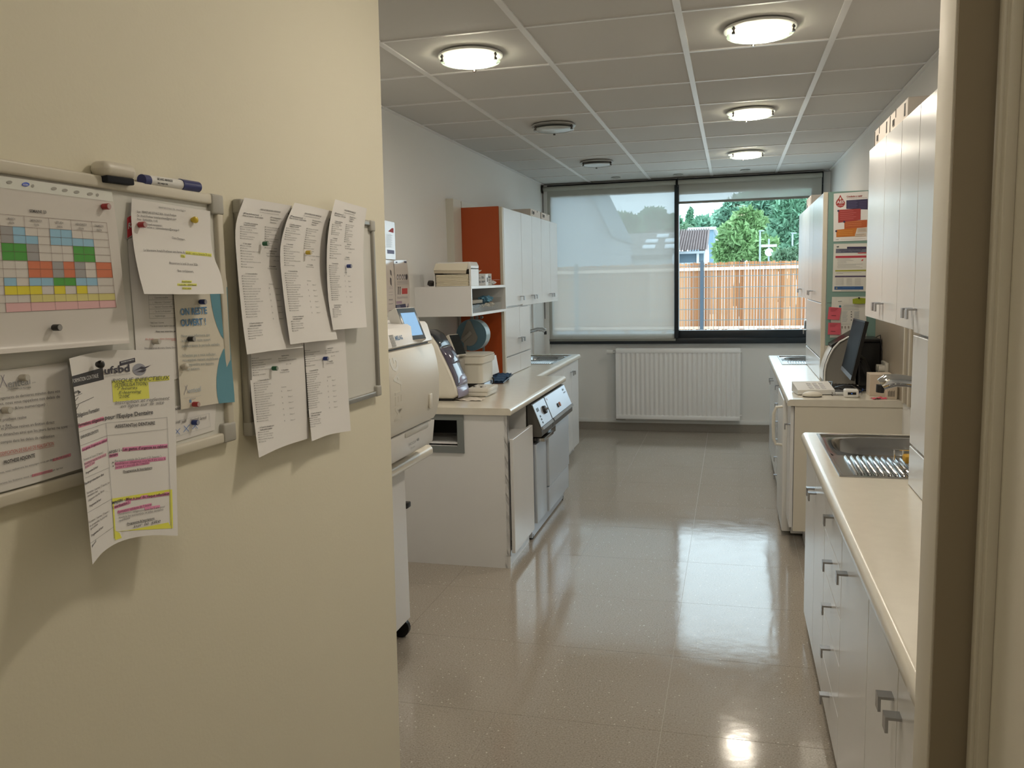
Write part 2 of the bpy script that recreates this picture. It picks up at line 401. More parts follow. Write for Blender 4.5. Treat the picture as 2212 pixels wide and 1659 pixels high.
BLIND = blind_mat(); HEM = mat('blind hem bar', (.24, .24, .21), .5)
for (x0, x1, z0, lab) in ((-1.925, MUL-.012, .968, 'grey sunscreen roller blind pulled fully down over the left window half'), (MUL+.014, .83, 2.352, 'grey sunscreen roller blind rolled up above the right window half')):
    t = thing('roller_blind', lab, 'blind', ((x0+x1)/2, 8.765, 2.56))
    MB().quad((x0, 8.796, 2.54), (x1, 8.796, 2.54), (x1, 8.796, z0), (x0, 8.796, z0)).build('fabric', BLIND, t)
    MB().cyl((x0, 8.772, 2.553), (x1, 8.772, 2.553), .024, n=14).build('roller_tube', mat('rolled blind fabric', (.44, .45, .40), .8), t, True)
    B('hem_bar', HEM, t, x0, x1, 8.785, 8.799, z0-.012, z0+.012, bev=.003)
    B('side_bracket', BLACK, t, x0-.004, x0, 8.71, 8.79, 2.51, 2.59)
MB().tube([(WX0+.012, 8.74, 2.54), (WX0+.012, 8.735, 1.9), (WX0+.012, 8.74, 1.2)], .004, 6).build('blind_chain', DARK, None)
tag(bpy.data.objects['blind_chain'], 'thin dark pull chain of the blind beside the left window edge', 'blind chain')
# small recessed ceiling spots near the window
for i, (px, py) in enumerate(((1330, 384), (1465, 378), (1610, 368))):
    p = onz(px, py, ZC)
    t = thing('recessed_spot', 'tiny recessed ceiling spot by the window, ' + ('leftmost', 'middle one', 'rightmost')[i] + ' of three', 'spotlight', (p[0], min(p[1], 8.6), ZC), 'recessed spots by the window')
    y = min(p[1], 8.6)
    MB().lathe([(.045, .003), (.048, -.003), (.036, -.005), (.03, .002)], (p[0], y, ZC)).build('rim', mat('spot rim', (.45, .46, .44), .4), t, True)
    MB().lathe([(.0305, 0), (.03, -.002)], (p[0], y, ZC)).build('lens', GREYP, t, True)
# ------------------------------------------------------------------ ceiling lamps
GLOW = mat('lit opal lamp glass', (.8, .75, .65), .3, emit=(1, .89, .74), estr=LAMP)
RIMG = mat('clear green glass rim', (.55, .66, .56), .08, spec=.8, alpha=.55)
OFFG = mat('unlit opal lamp glass', (.48, .51, .50), .12)
PAN = mat('lamp pan', (.78, .78, .76), .3)
DIM = mat('dim opal lamp glass', (.8, .75, .65), .3, emit=(1, .89, .74), estr=LAMP*.45)
def lamp(x, y, on, lab):
    t = thing('ceiling_lamp', lab, 'ceiling lamp', (x, y, ZC), 'round glass ceiling lamps')
    MB().lathe([(.135, .003), (.143, -.003), (.143, -.010), (.128, -.015), (.05, -.015)], (x, y, ZC), n=40).build('pan', PAN if on else mat('unlit lamp pan', (.45, .45, .44), .35, .4), t, True)
    MB().lathe([(.131, -.026), (.132, -.029), (.131, -.032), (.112, -.036), (.112, -.029)], (x, y, ZC), n=40).build('glass_rim', RIMG if on else OFFG, t, True)
    MB().lathe([(.02, -.028), (.112, -.031), (.112, -.0335), (.085, -.039), (.03, -.042)], (x, y, ZC), n=40).build('glass_disc', DIM if on == 2 else GLOW if on else OFFG, t, True)
    for k in range(3):
        a = math.radians(100+120*k); p = (x+.134*math.cos(a), y+.134*math.sin(a))
        MB().cyl((*p, ZC-.010), (*p, ZC-.038), .0045, n=8).cyl((*p, ZC-.034), (*p, ZC-.041), .008, n=10).cyl((*p, ZC-.018), (*p, ZC-.024), .008, n=10).build('clip', mat('dark chrome clip', (.12, .11, .10), .25, .9), t, True)
LXA, LXB = -1.128, .0995
lamp(LXA, 3.692, True, 'lit round glass ceiling lamp nearest the partition wall')
lamp(LXB, 3.692, True, 'lit round glass ceiling lamp at the top right, nearest of its row')
lamp(LXB, 5.49, True, 'lit round glass ceiling lamp, middle one of the right row')
lamp(LXB, 7.29, True, 'lit round glass ceiling lamp, farthest of the right row')
lamp(LXA, 5.49, False, 'unlit round glass ceiling lamp, middle one of the left row')
lamp(LXA, 7.29, False, 'unlit round glass ceiling lamp, farthest of the left row')
lamp(-.02, 1.90, True, 'lit round glass ceiling lamp over the doorway')
lamp(-.02, .05, 2, 'lit round glass ceiling lamp over the passage')
# ================================================================== outside
GY = -.35
struct(B('ground_outside', mat('gravel yard', (.62, .60, .56), .9, var=.15, vscale=4), None, -60, 60, YF+.3, 140, GY-.1, GY))
WOODC = [(.66*c[0], .52*c[1], .42*c[2]) for c in ((.47, .235, .10), (.56, .30, .14), (.50, .26, .12), (.62, .36, .19), (.42, .20, .085), (.58, .33, .18), (.66, .42, .25))]
WOOD = [mat('fence wood %d' % i, (*c, 1), .75, var=.25, vscale=3, stretch=(1, 1, .15)) for i, c in enumerate(WOODC)]
FY = 18.0
t = thing('slat_fence', 'orange-brown wooden slat fence outside the window', 'fence', (-1, FY, GY))
zt = ony(1600, 566, FY)[2]; zb = ony(1600, 712, FY)[2]
x0 = ony(1185, 600, FY)[0]; x1 = ony(1790, 600, FY)[0]
n_ = int((x1-x0)/.0585); hs = []; proto = {}
for i in range(n_):
    x = x0+i*.0585; k = random.randrange(7); h = round(random.choice((0, 0, .012, -.012)), 3)
    wd = random.choice((.050, .053, .056)); key = (k, wd)
    if key not in proto:
        proto[key] = MB().box(-wd/2, wd/2, -.009, .009, zb, zt).build('slat', WOOD[k], t); o = proto[key]; o.location = (x, FY, h)
    else: o = share(proto[key], t, (x, FY+random.choice((0, 0, .012)), h))
RAILM = mat('pale fence rail', (.70, .48, .36), .7)
zr = ony(1600, 579, FY)[2]
B('rail', RAILM, t, x0, x1, FY-.045, FY-.012, zr-.035, zr+.03); B('rail', RAILM, t, x0, x1, FY-.045, FY-.012, zb+.02, zb+.075)
for i in range(8): B('fence_post', WOOD[4], t, x0+.1+i*(x1-x0-.2)/7-.04, x0+.1+i*(x1-x0-.2)/7+.04, FY+.03, FY+.1, GY, zt-.05)
WIRE = mat('green grey wire', (.12, .14, .14), .5, .3)
wp = thing('wire_fence', 'grey welded wire fence with slim posts in front of the wooden slats', 'fence', (-1, FY-.2, GY))
mb = MB()
for i in range(int((x1-x0)/.1)): mb.box(x0+i*.1-.004, x0+i*.1+.004, FY-.203, FY-.198, GY, zt+.02)
for k in range(10): z = zt-.06-.222*k; mb.box(x0, x1, FY-.209, FY-.203, z-.007, z+.007)
o = mb.build('wire_mesh', WIRE, wp)
for px in (1245, 1516): x = ony(px, 600, FY-.22)[0]; B('post', mat('blue grey post', (.030, .048, .07), .45), wp, x-.035, x+.035, FY-.26, FY-.20, GY, zt+.05)
# houses
HW = mat('house render white', (.62, .64, .66), .8); ZINC = mat('grey zinc cladding', (.10, .15, .19), .6)
def uy(px, py, y): return tuple(float(v) for v in ony(px, py, y))
yh = 34.0
h = thing('tiled_house', 'small white house with a ribbed brown tile roof behind the fence', 'house', (uy(1500, 560, yh)[0], yh, GY))
xa = uy(1395, 545, yh)[0]; xb = uy(1523, 545, yh)[0]; ze = uy(1460, 543, yh)[2]; zr_ = uy(1470, 502, yh+3)[2]
xr = uy(1522, 502, yh+3)[0]
B('wall', HW, h, xa, xb, yh, yh+6, GY, ze)
MB().prism([(yh, ze), (yh+6, ze), (yh+3, zr_)], 'x', xb-.2, xb).build('gable', HW, h)
def roofrow(u, v): pass
RT = mat('brown roof tile', (.15, .11, .105), .8, var=.35, vscale=2.5)
mb = MB(); nr = 26
for i in range(nr):
    x = xa-.2+(xb+.1-xa+.2)*i/nr; ww = (xb+.3-xa)/nr
    mb.loft([[(x+ww*a, yy, zz+.10*math.sin(math.pi*a)) for a in (0, .25, .5, .75, 1)] for yy, zz in ((yh-.35, ze-.06), (yh+3, zr_+.05))], cap=False, close=False)
mb.build('roof', RT, h, True, 80)
B('gutter', mat('zinc gutter', (.30, .33, .36), .4, .5), h, xa, xb, yh-.45, yh-.33, ze-.12, ze-.03)
B('fascia', ZINC, h, xa, xb-.05, yh-.04, yh, ze-.45, ze-.1)
xdn = uy(1507, 555, yh-.1)[0]; MB().cyl((xdn, yh-.1, GY), (xdn, yh-.1, ze-.1), .05, n=8).build('downpipe', HW, h, True)
yb = 46.0; xa = uy(1490, 520, yb)[0]; xb = uy(1541, 520, yb)[0]; z1 = uy(1520, 497, yb)[2]
h = thing('clad_building', 'blue-grey metal clad building between the tiled roof and the trees', 'building', ((xa+xb)/2, yb, GY))
B('wall', mat('blue grey cladding', (.16, .25, .33), .5, bump=.3, bscale=3, stretch=(30, 1, .1)), h, xa, xb, yb, yb+6, GY, z1); B('coping', mat('pale coping', (.5, .55, .6), .5), h, xa-.1, xb+.15, yb-.15, yb+6, z1, z1+.15)
# big grey gable seen through the left blind
yg = 24.0
gx0 = uy(1150, 500, yg)[0]; g = [uy(1150, 300, yg), uy(1232, 330, yg), uy(1320, 512, yg), uy(1321, 570, yg)]
h = thing('grey_gable_building', 'large plain grey gable wall seen through the lowered blind', 'building', ((gx0+g[3][0])/2, yg, GY))
MB().prism([(gx0, GY), (g[3][0], GY), (g[2][0], g[2][2]), (g[1][0], g[1][2]), (gx0, g[0][2])], 'y', yg, yg+5).build('gable_wall', mat('grey render', (.30, .33, .37), .8), h)
MB().prism([(g[1][0], g[1][2]), (g[2][0]+.05, g[2][2]-.02), (g[2][0]+.05, g[2][2]+.04), (g[1][0], g[1][2]+.07)], 'y', yg-.2, yg+5).build('verge', ZINC, h)
yl = 30.0
xa = uy(1322, 545, yl)[0]; xb = uy(1500, 545, yl)[0]; ze = uy(1400, 548, yl)[2]; zr_ = uy(1400, 503, yl+3.6)[2]
xb = uy(1452, 545, yl)[0]
h = thing('shed_with_skylights', 'long low shed with pale skylights in its grey roof, seen through the blind', 'building', ((xa+xb)/2, yl, GY))
B('wall', HW, h, xa, xb, yl, yl+3.4, GY, ze); 
MB().prism([(yl-.3, ze-.05), (yl+3.6, zr_), (yl+3.6, zr_-.15), (yl-.3, ze-.2)], 'x', xa, xb).build('roof', mat('grey fibre roof', (.16, .15, .15), .7, var=.2, vscale=1), h)
SKL = mat('skylight sheet', (.75, .8, .85), .3)
for px, py in ((1335, 537), (1343, 525), (1333, 516), (1402, 534), (1408, 523), (1432, 517), (1450, 532), (1450, 522)):
    y = yl+.8 if py > 530 else (yl+1.8 if py > 520 else yl+2.7)
    f = (y-yl+.3)/3.9; z = ze-.05+(zr_-ze+.05)*f; p = uy(px, py, y)
    sl = (zr_-ze+.05)/3.9
    MB().loft([[(p[0]-.22, y-.25, z-.25*sl+.02), (p[0]+.22, y-.25, z-.25*sl+.02), (p[0]+.22, y+.25, z+.25*sl+.02), (p[0]-.22, y+.25, z+.25*sl+.02)], [(p[0]-.22, y-.25, z-.25*sl+.07), (p[0]+.22, y-.25, z-.25*sl+.07), (p[0]+.22, y+.25, z+.25*sl+.07), (p[0]-.22, y+.25, z+.25*sl+.07)]]).build('skylight', SKL, h)
# trees: crown of many leaf blades + trunk
LEAFS = {k: mat('leaf '+k, c, .6, var=.45, vscale=.8) for k, c in {'bright': (.19, .32, .13), 'mid': (.19, .34, .20), 'deep': (.15, .30, .19), 'blue': (.17, .33, .23), 'pale': (.17, .28, .17)}.items()}
BARK = mat('bark', (.09, .07, .05), .9)
def tree(name, lab, blobs, leaf, n, size, y, group=None):
    """blobs: (px,py,rx_px,ry_px) in the view at distance y"""
    k = y/FPX/1.03; cs = []
    for px, py, rx, ry in blobs:
        c = ony(px, py, y); cs.append((c, rx*k, ry*k))
    base = cs[0][0]; t = thing(name, lab, 'tree', (base[0], y, GY), group)
    tot = sum(a*b for _, a, b in cs); V = []; F = []
    for c, a, b in cs:
        m = int(n*a*b/tot)
        d = RNG.normal(size=(m, 3)); d /= np.linalg.norm(d, axis=1)[:, None]
        lump = .82+.18*np.sin(d[:, 0]*7+c[0])*np.cos(d[:, 2]*6+c[2])+.06*RNG.normal(size=m)
        rad = (RNG.random(m)**.22)*lump
        P = c+d*rad[:, None]*np.array([a, min(a, b)*.8, b])
        u = RNG.normal(size=(m, 3)); u /= np.linalg.norm(u, axis=1)[:, None]
        w_ = np.cross(u, RNG.normal(size=(m, 3))); w_ /= np.linalg.norm(w_, axis=1)[:, None]
        s = size*(.6+.8*RNG.random((m, 1)))
        q = np.stack([P-u*s, P+w_*s*.45, P+u*s, P-w_*s*.45], 1).reshape(-1, 3)
        o = len(V)*1; k0 = sum(len(x) for x in V)
        V.append(q); F += [(k0+4*i, k0+4*i+1, k0+4*i+2, k0+4*i+3) for i in range(m)]
    me = bpy.data.meshes.new('foliage'); me.from_pydata(np.concatenate(V).tolist(), [], F); fo = link('foliage', me, LEAFS[leaf], t); 
    zc = cs[0][0][2]; MB().tube([(base[0], y, GY), (base[0]+.1, y, GY+(zc-GY)*.5), (base[0], y, zc)], [cs[0][1]*.08+.08, cs[0][1]*.06+.05, .05], 8).build('trunk', BARK, t, True)
    mbr = MB()
    for j in range(6):
        a = random.uniform(0, 6.28); mbr.tube([(base[0], y, zc-.3*cs[0][2]), (base[0]+math.cos(a)*cs[0][1]*.6, y+math.sin(a)*cs[0][1]*.5, zc+.4*cs[0][2])], [.06, .02], 5)
    mbr.build('branches', BARK, t)
TG = 'trees beyond the fence'
tree('broadleaf_tree', 'bright yellow-green tree in front of the dark wood outside', [(1600, 515, 48, 45), (1625, 480, 24, 22), (1575, 545, 32, 26), (1645, 540, 34, 30), (1612, 468, 18, 16)], 'bright', 9000, .30, 43, TG)
tree('woodland_tree', 'tall mid-green woodland tree at the centre of the window view', [(1590, 478, 50, 45), (1610, 450, 40, 30), (1640, 440, 40, 28)], 'blue', 9000, .42, 58, TG)
tree('woodland_tree', 'tall dark green woodland tree beside the upper cabinets on the right', [(1705, 500, 45, 80), (1740, 470, 40, 60), (1680, 540, 34, 40)], 'deep', 10000, .42, 56, TG)
tree('woodland_tree', 'broad woodland crown rising highest behind the right window half', [(1690, 455, 52, 50), (1740, 445, 60, 58), (1800, 470, 50, 70), (1655, 460, 40, 40)], 'mid', 11000, .48, 66, TG)
tree('broadleaf_tree', 'loose pale shrub-like tree low above the fence by the cabinets', [(1722, 560, 30, 20), (1752, 540, 24, 34), (1690, 556, 14, 10)], 'pale', 4000, .22, 30, TG)
tree('broadleaf_tree', 'pale tree just behind the ridge of the tiled roof', [(1478, 508, 26, 22), (1455, 505, 20, 20)], 'pale', 4000, .28, 56, TG)
tree('conifer_tree', 'slim conifer tip standing alone against the white sky', [(1490, 488, 9, 22), (1490, 468, 4, 14), (1488, 500, 16, 12), (1492, 455, 2, 6)], 'deep', 1800, .25, 60, TG)
tree('woodland_tree', 'hazy distant tree between the conifer and the wood', [(1520, 490, 22, 22), (1545, 492, 22, 18)], 'blue', 4000, .40, 70, TG)
tree('woodland_tree', 'tree line crown over the shed, left one seen through the blind', [(1350, 490, 40, 28), (1325, 480, 26, 20)], 'mid', 5000, .40, 60, TG)
tree('woodland_tree', 'tree line crown over the shed, right one seen through the blind', [(1410, 480, 36, 30), (1445, 490, 30, 24), (1385, 492, 24, 20)], 'deep', 6000, .40, 62, TG)
# posts and a sign outside
MSTM = mat('pale lamp post', (.30, .35, .37), .5)
for px, top, lab in ((1642, 500, 'pale street light post standing left of the road sign'), (1712, 505, 'pale street light post standing right of the road sign')):
    p = uy(px, 560, 33.); q = uy(px, top, 33.)
    t = thing('street_light', lab, 'street light', (p[0], 33, GY)); MB().cyl((p[0], 33, GY), (q[0], 33, q[2]), .05, .03, n=8).build('pole', MSTM, t, True); B('lamp_head', MSTM, t, q[0]-.05, q[0]+.14, 32.95, 33.05, q[2], q[2]+.04, bev=.01)
p = uy(1661, 545, 31.); q = uy(1661, 516, 31.)
t = thing('road_sign', 'small round white road sign on a thin pole above the fence', 'road sign', (p[0], 31, GY))
MB().cyl((p[0], 31, GY), (q[0], 31, q[2]), .03, n=8).build('pole', MSTM, t, True); MB().lathe([(.14, -.01), (.14, .01)], (p[0], 30.95, p[2]), 'y').build('disc', HW, t); B('plate', HW, t, p[0]-.26, p[0]+.26, 30.94, 30.97, p[2]+.18, p[2]+.27)
# ================================================================== cabinets
_h = {}
def handle(side, x, y, z, parent):
    """L-shaped pull: plate out from the front, lip hanging down. side -1: front looks to -x (right run), +1: to +x (left run)"""
    if side not in _h:
        o_, w_, th = .031*side, .015, .006
        mb = MB(); mb.prism([(0, 0), (o_, 0), (o_, -.033), (o_-th*side, -.033), (o_-th*side, -th), (0, -th)], 'y', -w_, w_)
        _h[side] = mb.build('handle', HANDLE, None); bpy.data.objects.remove(_h[side]) if False else None
        o = _h[side]; o.parent = parent; o.location = (x, y, z); return o
    return share(_h[side], parent, (x, y, z), 'handle')
def cabinet(name, lab, side, xf, xb, y0, y1, z0, z1, fronts, plinth=None, front_mat=None, group=None, cat='cabinet', body=True, bodymat=None, top=None):
    """fronts: list of (kind, y0, y1, z0, z1, handle_y or None, handle_z)"""
    t = thing(name, lab, cat, ((xf+xb)/2, (y0+y1)/2, 0 if plinth else z0), group)
    T = .018
    xb = xb+side*.004
    if body == 'open':
        mb = MB(); xi = xf-side*(T+.002)
        for q in ((xi, xb, y0+.001, y0+.017, z0, z1), (xi, xb, y1-.017, y1-.001, z0, z1), (xi, xb, y0+.017, y1-.017, z0, z0+.016), (xb+side*.008, xb, y0+.017, y1-.017, z0+.016, z1)): mb.box(*q)
        mb.build('body', bodymat or LAM, t)
    elif body: B('body', bodymat or LAM, t, xf-side*(T+.002), xb, y0+.001, y1-.001, z0, z1)
    for kind, a, b, c, d, hy, hz in fronts:
        f = B(kind, front_mat or LAM, t, xf-side*T, xf, a+.0026, b-.0026, c+.002, d-.002, bev=.0015, seg=1)
        if hy is not None: handle(side, xf, hy, hz, f)
    if plinth: B('plinth', LAM, t, xf-side*plinth, xb, y0+.001, y1-.001, 0, z0)
    return t
ZR = .90; ZL = .912
def worktop(name, lab, pts_xy, z, nose, cat='worktop'):
    """rounded-nose worktop: (x0 back, x1 front, y0, y1); the nose runs along y on the front side"""
    xb, xf, y0, y1 = pts_xy; s = 1 if xf > xb else -1; th = .038; r = .02
    prof = [(xb, z-th), (xf-s*.004, z-th), (xf, z-th+.006)]
    for k in range(0, 7): a = math.pi/2*k/6; prof.append((xf-s*r+s*r*math.cos(a), z-r+r*math.sin(a)))
    prof.append((xb, z))
    o = MB().prism(prof, 'y', y0, y1).build(name, WT, None, True, 50)
    return tag(o, lab, cat)
# ---------------- right run, nearest
XRF = .328; XD = .57
cabinet('base_cabinet', 'white two-door base cabinet under the steel drainer of the right counter', -1, XRF, XR, 3.11, 3.90, .07, .86, [('door', 3.48, 3.90, .07, .855, 3.52, .745), ('door', 3.11, 3.48, .07, .855, 3.44, .745)], .05, body='open')
cabinet('drawer_cabinet', 'white base cabinet with a stack of five drawers, right counter', -1, XRF, XR, 2.63, 3.11, .07, .86,
        [('drawer', 2.63, 3.11, a, b, 2.87, b-.045) for a, b in ((.70, .855), (.55, .70), (.40, .55), (.235, .40), (.07, .235))], .05)
cabinet('base_cabinet', 'white single-door base cabinet between the drawers and the nearest doors', -1, XRF, XR, 2.115, 2.63, .07, .86, [('door', 2.115, 2.63, .07, .855, 2.50, .745)], .05)
cabinet('base_cabinet', 'nearest white two-door base cabinet at the right door jamb', -1, XRF, XR, 1.452, 2.115, .07, .86, [('door', 1.736, 2.115, .07, .855, 1.785, .735), ('door', 1.452, 1.736, .07, .855, 1.70, .735)], .05)
MB_ = None
def sink_top(name, lab, side, xb, xf, y0, y1, z, sink, labsink, ribs_dir):
    """worktop with a cut-out plus an inset sink; sink = (x0,x1,y0,y1) outer steel, bowl at far end"""
    x0, x1, a, b = sink
    s = 1 if xf > xb else -1; th = .038; r = .02
    def prof(xbk):
        p = [(xbk, z-th), (xf-s*.004, z-th), (xf, z-th+.006)]
        for k in range(0, 7): q = math.pi/2*k/6; p.append((xf-s*r+s*r*math.cos(q), z-r+r*math.sin(q)))
        return p+[(xbk, z)]
    xfront = x0 if s < 0 else x1; xback = x1 if s < 0 else x0
    ins = .01
    mb = MB(); mb.prism(prof(xb), 'y', y0, a+ins); mb.prism(prof(xb), 'y', b-ins, y1); mb.prism(prof(xfront+(-s)*ins), 'y', a+ins, b-ins)
    mb.box(xb, xback+s*ins, a+ins, b-ins, z-th, z)
    tag(mb.build(name, WT, None, True, 50), lab, 'worktop')
    t = thing('sink', labsink, 'sink', ((x0+x1)/2, (a+b)/2, z))
    # rim: raised steel flange around, drainer plate and bowl
    ym = a+(b-a)*.47; zt_ = z+.004; zp = z-.004; fw = .014
    mb = MB()
    for q in ((x0, x1, a, a+fw), (x0, x1, b-fw, b), (x0, x0+fw, a+fw, b-fw), (x1-fw, x1, a+fw, b-fw)): mb.box(*q, z-.001, zt_, bev=.002, seg=1)
    mb.build('rim', STEEL, t, True)
    # bowl opening (rounded) with plate around
    cx, cy = (x0+x1)/2, (ym+b-fw)/2+.01; rx, ry = (x1-x0)/2-.055, (b-ym)/2-.035; N = 32
    def sq(k, sx, sy, p=.55):
        q = 2*math.pi*k/N; c_, s_ = math.cos(q), math.sin(q); return (cx+sx*math.copysign(abs(c_)**p, c_), cy+sy*math.copysign(abs(s_)**p, s_))
    mb = MB(); outer = []
    for k in range(N):
        q = 2*math.pi*k/N; c_, s_ = math.cos(q), math.sin(q); X_, Y_ = (x1-x0)/2-fw, 0
        hx = (x1-x0)/2-fw; hy = (b-fw-cy) if s_ > 0 else (cy-ym)
        m_ = min(hx/abs(c_) if abs(c_) > 1e-6 else 9, hy/abs(s_) if abs(s_) > 1e-6 else 9); outer.append((cx+c_*m_, cy+s_*m_, zp))
    rings = [outer, [(*sq(k, rx+.012, ry+.012), zp) for k in range(N)], [(*sq(k, rx, ry), zp-.008) for k in range(N)], [(*sq(k, rx*.93, ry*.93), zp-.09) for k in range(N)], [(*sq(k, rx*.8, ry*.8), zp-.15) for k in range(N)], [(*sq(k, .05, .05, 1), zp-.155) for k in range(N)]]
    mb.loft(rings, cap=False); mb.bm.faces.new([v for v in mb.bm.verts[-N:]]) if False else None
    mb.build('bowl', STEEL, t, True, 60)
    MB().lathe([(.06, -.158), (.06, -.152), (.03, -.154)], (cx, cy, zp), n=20).build('drain', CHROME, t, True)
    mb = MB(); mb.box(x0+fw, x1-fw, a+fw, ym, zp-.003, zp)
    mb.build('drainer_plate', STEEL, t)
    nr_ = 18; dx = (x1-x0-2*fw-.07)/nr_
    for k in range(nr_):
        xx = x0+fw+.05+dx*k; pts = [(xx, a+.05, zp), (xx, a+.06, zp+.003), (xx, ym-.03, zp+.003), (xx, ym-.02, zp)]
        mb = MB(); mb.tube(pts, [.003, .0062, .0062, .003], 8); mb.build('rib', STEEL, t, True)
    return t
sink_top('worktop', 'long beige worktop with rounded front edge on the right, nearest', -1, XR, .305, 1.452, 3.915, ZR, (.365, .86, 3.05, 3.875), 'stainless sink with ribbed drainer set in the nearest right worktop', 0)
# tall unit standing on the worktop and wall cabinets
ZU0, ZU1 = 1.412, 2.13
cabinet('wall_cabinet', 'white two-door wall cabinet over the right sink, far end of its row', -1, XD, XR, 3.27, 4.005, ZU0, ZU1, [('door', 3.59, 4.005, ZU0, ZU1, 3.625, 1.485), ('door', 3.27, 3.59, ZU0, ZU1, 3.555, 1.485)])
cabinet('wall_cabinet', 'white wall cabinet beside the tall cupboard on the right', -1, XD, XR, 2.97, 3.27, ZU0, ZU1, [('door', 2.97, 3.27, ZU0, ZU1, 3.005, 1.485)])
cabinet('tall_cupboard', 'white tall cupboard standing on the nearest right worktop by the jamb', -1, XD, XR, 1.452, 2.97, ZR, ZU1,
        [('door', 2.65, 2.97, 1.405, ZU1, 2.935, 1.485), ('door', 2.3, 2.65, 1.405, ZU1, None, 0), ('door', 1.9, 2.3, 1.405, ZU1, None, 0), ('door', 1.452, 1.9, 1.405, ZU1, None, 0),
         ('door', 2.45, 2.97, 1.04, 1.40, None, 0), ('door', 1.95, 2.45, 1.04, 1.40, None, 0), ('door', 1.452, 1.95, 1.04, 1.40, None, 0), ('base_panel', 1.452, 2.97, ZR+.001, 1.035, None, 0)])
# ---------------- right run, far (R2)
X2 = .33; R2Y0, R2Y1 = 4.98, 7.74
t = cabinet('base_cabinet', 'beige-ended base cabinet of the far right counter', -1, X2, XR, R2Y0, 5.29, .14, .861, [('door', R2Y0+.02, 5.29, .14, .855, 5.06, .745)], .10)
B('end_panel', mat('end panel laminate', (.70, .66, .56), .4), t, X2+.02, XR, R2Y0-.006, R2Y0+.001, .13, .862)
t = thing('fridge', 'white under-counter fridge with a curved bow handle in the far right counter', 'fridge', (.6, 5.6, 0))
B('body', WHITEP, t, X2+.03, XR-.02, 5.295, 5.88, .02, .855); d = B('door', WHITEP, t, .305, X2+.028, 5.295, 5.88, .03, .85, bev=.008)
MB().tube([(.305, 5.36, .80), (.268, 5.36, .795), (.255, 5.36, .76), (.252, 5.36, .68), (.255, 5.36, .60), (.268, 5.36, .565), (.305, 5.36, .56)], [.008, .009, .010, .011, .010, .009, .008], 10).build('handle', CREAMP, d, True)
cabinet('drawer_cabinet', 'white base cabinet with six small drawer pulls, far right counter', -1, X2, XR, 5.89, 6.55, .07, .861,
        [('drawer', 5.89, 6.55, a, b, 6.22, b-.03) for a, b in ((.725, .855), (.595, .725), (.465, .595), (.335, .465), (.205, .335), (.07, .205))], .05)
cabinet('base_cabinet', 'white two-door base cabinet under the far right sink', -1, X2, XR, 6.56, 7.73, .07, .861, [('door', 7.13, 7.73, .07, .855, 7.2, .76), ('door', 6.56, 7.13, .07, .855, 7.06, .76)], .05, body='open')
sink_top('worktop', 'beige worktop carrying the monitor and the far right sink', -1, XR, .308, R2Y0-.012, R2Y1, ZR, (.385, .85, 6.93, 7.66), 'small stainless sink with drainer at the far end of the right counter', 0)
TEAL = mat('sea green laminate', (.20, .33, .29), .5)
t = cabinet('tall_cupboard', 'white tall cupboard with a sea-green side on the far right counter', -1, XD, XR, 5.90, 7.04, ZR, ZU1,
        [('door', 5.925, 6.60, ZU0, ZU1, 6.55, 1.485), ('door', 6.60, 6.90, ZU0, ZU1, 6.66, 1.485), ('door', 5.925, 7.04, 1.05, ZU0, 6.95, 1.175), ('base_panel', 5.925, 7.04, ZR+.001, 1.045, None, 0)])
B('edge_strip', LAMB, t, XD, XD+.025, 5.895, 5.925, ZR, ZU1); B('side_panel', TEAL, t, XD+.03, XR-.004, 5.893, 5.899, 1.415, ZU1); B('side_panel', TEAL, t, XD+.03, XR-.004, 5.893, 5.899, 1.135, 1.412); B('side_panel', mat('end panel laminate', (.7, .66, .56)), t, XD+.026, XR-.004, 5.894, 5.899, ZR, 1.132)
cabinet('wall_cabinet', 'white wall cabinet over the far right sink', -1, XD, XR, 7.045, 7.99, ZU0, ZU1, [('door', 6.90, 7.28, ZU0, ZU1, None, 0), ('door', 7.28, 7.61, ZU0, ZU1, 7.57, 1.485), ('door', 7.61, 7.99, ZU0, ZU1, 7.65, 1.485)])
# ---------------- left run
XI = -1.192; XF2 = -1.392
t = thing('base_cabinet', 'white end cabinet with a grey-framed hatch and a pulled-out front, left counter', 'cabinet', (-1.55, 4.65, 0))
yp = 4.40; hx0, hx1, hz0, hz1 = -1.66, -1.481, .692, .840
mb = MB()
for q in ((XL, hx0, .0, .873), (hx1, XI, .0, .873), (hx0, hx1, 0, hz0), (hx0, hx1, hz1, .874)): mb.box(q[0], q[1], yp, yp+.02, q[2], q[3])
mb.build('end_panel', LAM, t)
GF = mat('grey hatch frame', (.20, .22, .22), .45)
mb = MB()
o4 = [(hx0-.038, hz0-.038), (hx1+.038, hz0-.038), (hx1+.038, hz1+.032), (hx0-.038, hz1+.032)]; i4 = [(hx0, hz0), (hx1, hz0), (hx1, hz1), (hx0, hz1)]
for k in range(4):
    k2 = (k+1) % 4; a, b, c, d = o4[k], o4[k2], i4[k2], i4[k]
    mb.loft([[(p[0], yp-.008, p[1]) for p in (a, b, c, d)], [(p[0], yp+.0, p[1]) for p in (a, b, c, d)]])
mb.build('hatch_frame', GF, t)
mb = MB(); mb.box(hx0-.1, hx1+.02, yp+.3, yp+.31, hz0-.1, .86); mb.box(hx0-.1, hx0-.09, yp+.02, yp+.3, hz0-.1, .86); mb.box(hx1+.015, hx1+.025, yp+.02, yp+.3, hz0-.1, .86); mb.box(hx0-.1, hx1+.02, yp+.02, yp+.3, hz0-.11, hz0-.1)
mb.build('hatch_chute', mat('dark chute', (.05, .05, .05), .7), t)
